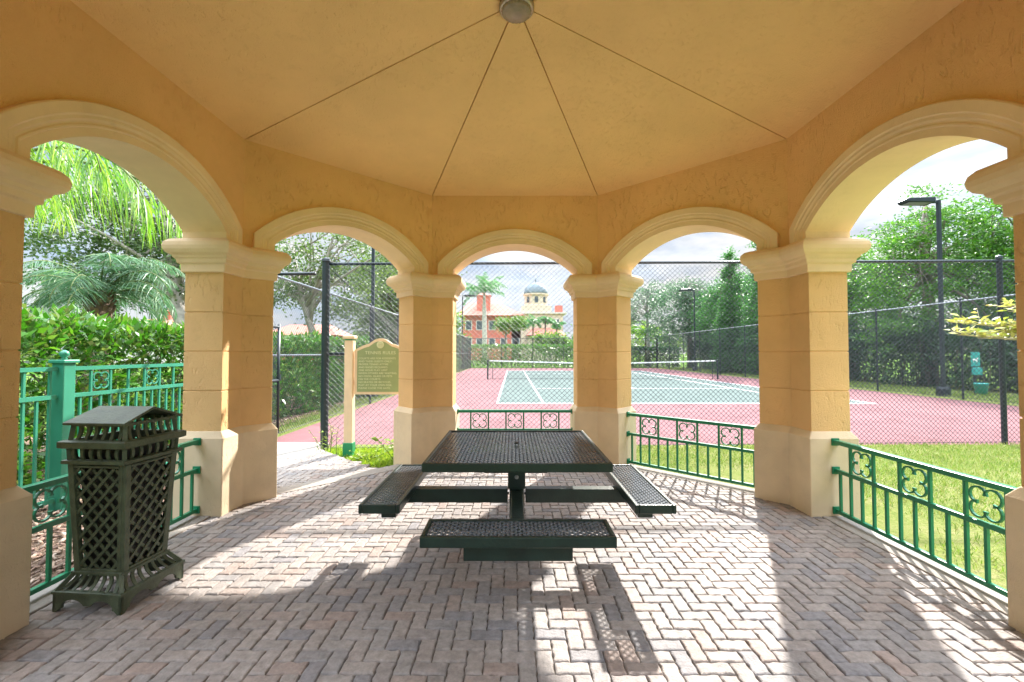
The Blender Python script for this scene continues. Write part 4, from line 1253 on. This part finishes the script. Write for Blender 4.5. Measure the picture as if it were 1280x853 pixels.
m = MB(); m.loft([oc(2.75, 11.3), oc(2.75, 11.6), oc(2.6, 11.65), oc(2.6, 13.7), oc(2.9, 13.75), oc(2.9, 14.05)])
bl = m.build('belfry', M['pale'], dt)
for k in range(8):
    a = k * PI / 4; rr = 2.6 * math.cos(PI / 8)
    mm = MB(); 
    pr = [(-.38, 0)] + [(-.38, .9)] + [(.38 * math.cos(t), .9 + .38 * math.sin(t)) for t in [PI - PI * i / 8 for i in range(1, 8)]] + [(.38, .9), (.38, 0)]
    for q0 in (0,):
        ring0 = []; ring1 = []
        for (u, z) in pr:
            n_ = Vector((math.cos(a), math.sin(a), 0)); t_ = Vector((-math.sin(a), math.cos(a), 0))
            base_ = Vector((-.1, 3.4, 12.1 + z)) + t_ * u
            ring0.append(base_ + n_ * (rr - .05)); ring1.append(base_ + n_ * (rr + .04))
        mm.loft([ring0, ring1])
    mm.build('arched_opening', M['glass'], bl)
m = MB().lathe([(2.6 * math.cos(i / 12 * PI / 2), 2.5 * math.sin(i / 12 * PI / 2)) for i in range(12)] + [(.15, 2.5)], (-.1, 3.4, 14.05), 24)
dm = m.build('dome', M['dome'], dt, True)
MB().lathe([(.25, 0), (.12, .25), (.22, .5), (.06, .7), (.02, 1.5)], (-.1, 3.4, 16.5), 12).build('finial', M['dome'], dm, True)
m = MB(); m.loft([[(-2.4, -4.2, 5.0), (5.6, -4.2, 5.0), (5.6, .05, 5.0), (-2.4, .05, 5.0)], [(-1.0, -.4, 6.6), (4.4, -.4, 6.6), (4.4, .05, 6.6), (-1.0, .05, 6.6)]]); m.build('porch_roof', M['rooftile'], dt)
MB().box((1.6, -1.8, 2.45), (7.2, 3.4, 4.9)).build('porch', M['pale'], dt)
MB().box((4.7, 2.6, 9.9), (1.5, 1.5, 3.2)).build('chimney', M['coral'], dt)
MB().lathe([(.25, 0), (.1, .3), (.18, .8), (.03, 1.0), (.02, 2.2)], (1.9, 2.2, 9.9), 10).build('roof_finial', M['dome'], dt)
windows(dt, 0, [(-4.2, -.05, 7.4), (-4.2, -.05, 3.6), (4.0, -.05, 7.6)], .9, 1.7)
# far houses at left
def house(label, loc, wx, wy, hw, hr, wallm):
    root = empty('house', loc); tag(root, label, 'house')
    MB().box((0, 0, hw / 2), (wx, wy, hw)).build('wall', M[wallm], root)
    m = MB(); m.loft([[(-wx / 2 - .5, -wy / 2 - .5, hw), (wx / 2 + .5, -wy / 2 - .5, hw), (wx / 2 + .5, wy / 2 + .5, hw), (-wx / 2 - .5, wy / 2 + .5, hw)], [(-wx * .3, -.1, hw + hr), (wx * .3, -.1, hw + hr), (wx * .3, .1, hw + hr), (-wx * .3, .1, hw + hr)]])
    r = m.build('roof', M['rooftile'], root)
    windows(root, 0, [(x * wx, -wy / 2 - .04, hw * .55) for x in (-.32, 0, .32)], 1.0, 1.4)
    return root, r
h1, r1 = house('white house with a small red roofed cupola far left', (-47.5, 58, GZ), 9, 7, 5.0, 1.2, 'whitewall')
MB().box((0, 0, 6.6), (1.1, 1.1, 1.3)).build('cupola', M['coral'], r1)
m = MB(); m.loft([[(-.85, -.85, 7.25), (.85, -.85, 7.25), (.85, .85, 7.25), (-.85, .85, 7.25)], [(-.02, -.02, 7.75), (.02, -.02, 7.75), (.02, .02, 7.75), (-.02, .02, 7.75)]]); m.build('cupola_roof', M['rooftile'], r1)
house('red roofed house seen through the oak above the left hedge', (-33.5, 70, GZ), 11, 8, 4.3, 1.9, 'coral')
house('long pale house with red roof far behind the leaning oak', (-62, 82, GZ), 18, 9, 6.0, 2.0, 'whitewall')

# dark iron fence behind the pet station
pk = empty('iron_fence', (17.0, 16.4, GZ + .03)); tag(pk, 'black iron picket fence behind the pet waste station', 'fence')
m = MB()
for i in range(44): m.box((i * .12, 0, .62), (.018, .018, 1.24))
m.build('pickets', M['post'], pk)
MB().box((2.6, 0, 1.12), (5.3, .03, .03)).build('rail', M['post'], pk); MB().box((2.6, 0, .2), (5.3, .03, .03)).build('rail', M['post'], pk)

# distant wood closing the horizon
sh = []
for i in range(60):
    a = R(-5 + 190 * i / 59) if True else 0
    d = random.uniform(125, 160)
    sh.append((d * math.cos(a), d * math.sin(a), random.uniform(2.5, 4.0), 9, 7, random.uniform(3.0, 5.0)))
cc, pts = clump_cloud(sh, 1500, 16, 1.1, .5, .6)
n = len(pts); pts[:, 2] = np.maximum(pts[:, 2], .2)
o = leaves('distant_wood', pts, rand_dir(n), 1.3 * rng.uniform(.6, 1.3, n), .8, LM['olive'], None)
tag(o, 'distant mixed wood along the horizon', 'wood', kind='stuff')

# ------------------------------------------------------------------ light, sky, camera
SUN_AZ, SUN_EL = 27.0, 36.0
d = Vector((math.sin(R(SUN_AZ)) * math.cos(R(SUN_EL)), math.cos(R(SUN_AZ)) * math.cos(R(SUN_EL)), math.sin(R(SUN_EL))))
sl_ = bpy.data.lights.new('sun', 'SUN'); sl_.energy = 2.0; sl_.angle = R(1.0); sl_.color = (1, .95, .88)
so = bpy.data.objects.new('sun', sl_); col.objects.link(so); so.rotation_euler = d.to_track_quat('Z', 'Y').to_euler(); so.location = (20, 30, 40)

w = bpy.data.worlds.new('World'); scene.world = w; w.use_nodes = True
nt = w.node_tree
bg = nt.nodes['Background']
sky = nt.nodes.new('ShaderNodeTexSky'); sky.sky_type = 'NISHITA'; sky.sun_disc = False
sky.sun_elevation = R(SUN_EL); sky.sun_rotation = R(SUN_AZ); sky.air_density = 1.0; sky.dust_density = 1.5; sky.ozone_density = 1.0
tc = nt.nodes.new('ShaderNodeTexCoord'); mp_ = nt.nodes.new('ShaderNodeMapping'); mp_.inputs['Scale'].default_value = (1, 1, 3.2); mp_.inputs['Location'].default_value = (.35, .1, .2)
nz = nt.nodes.new('ShaderNodeTexNoise'); nz.inputs['Scale'].default_value = 2.4; nz.inputs['Detail'].default_value = 7; nz.inputs['Roughness'].default_value = .58
nt.links.new(tc.outputs['Generated'], mp_.inputs['Vector']); nt.links.new(mp_.outputs['Vector'], nz.inputs['Vector'])
rp = ramp(nt, nz.outputs['Fac'], [(.36, (.96, .96, .96)), (.60, (1, 1, 1))])
mx = nt.nodes.new('ShaderNodeMix'); mx.data_type = 'RGBA'
nz2 = nt.nodes.new('ShaderNodeTexNoise'); nz2.inputs['Scale'].default_value = 5.0; nz2.inputs['Detail'].default_value = 6
nt.links.new(mp_.outputs['Vector'], nz2.inputs['Vector'])
SKYC = 1.0
rc = ramp(nt, nz2.outputs['Fac'], [(.40, (.50, .62, .80)), (.62, (1.0, 1.0, 1.0))])
sc_ = nt.nodes.new('ShaderNodeVectorMath'); sc_.operation = 'SCALE'; sc_.inputs['Scale'].default_value = 2.7
nt.links.new(rc.outputs['Color'], sc_.inputs[0])
# extra brightness added to the sky above the view as fill, duller towards the horizon
sx_ = nt.nodes.new('ShaderNodeSeparateXYZ'); nt.links.new(tc.outputs['Generated'], sx_.inputs[0])
mr = nt.nodes.new('ShaderNodeMapRange'); mr.inputs['From Min'].default_value = .44; mr.inputs['From Max'].default_value = .85; mr.inputs['To Min'].default_value = .86; mr.inputs['To Max'].default_value = 9.0
nt.links.new(sx_.outputs['Z'], mr.inputs['Value']); nt.links.new(mr.outputs['Result'], sc_.inputs['Scale'])
nt.links.new(rp.outputs['Color'], mx.inputs[0]); nt.links.new(sky.outputs['Color'], mx.inputs[6]); nt.links.new(sc_.outputs['Vector'], mx.inputs[7])
nt.links.new(mx.outputs[2], bg.inputs['Color'])
bg.inputs['Strength'].default_value = .15

F = 553.0; 
cam = bpy.data.cameras.new('camera'); co = bpy.data.objects.new('camera', cam); col.objects.link(co); scene.camera = co
cam.sensor_width = 36; cam.lens = 36 * F / 1280; cam.clip_end = 3000; cam.clip_start = .02
co.location = (-.0254, -2.993, 1.36)
co.rotation_euler = (R(90) + .0274, 0, .0018)
co.rotation_mode = 'XYZ'
scene.view_settings.view_transform = 'Standard'; scene.view_settings.look = 'None'; scene.view_settings.gamma = 1
scene.view_settings.exposure = 2.97
scene.cycles.max_bounces = 10; scene.cycles.diffuse_bounces = 7; scene.cycles.glossy_bounces = 3; scene.cycles.transmission_bounces = 6; scene.cycles.transparent_max_bounces = 8
scene.cycles.use_denoising = True
scene.cycles.sample_clamp_indirect = 6
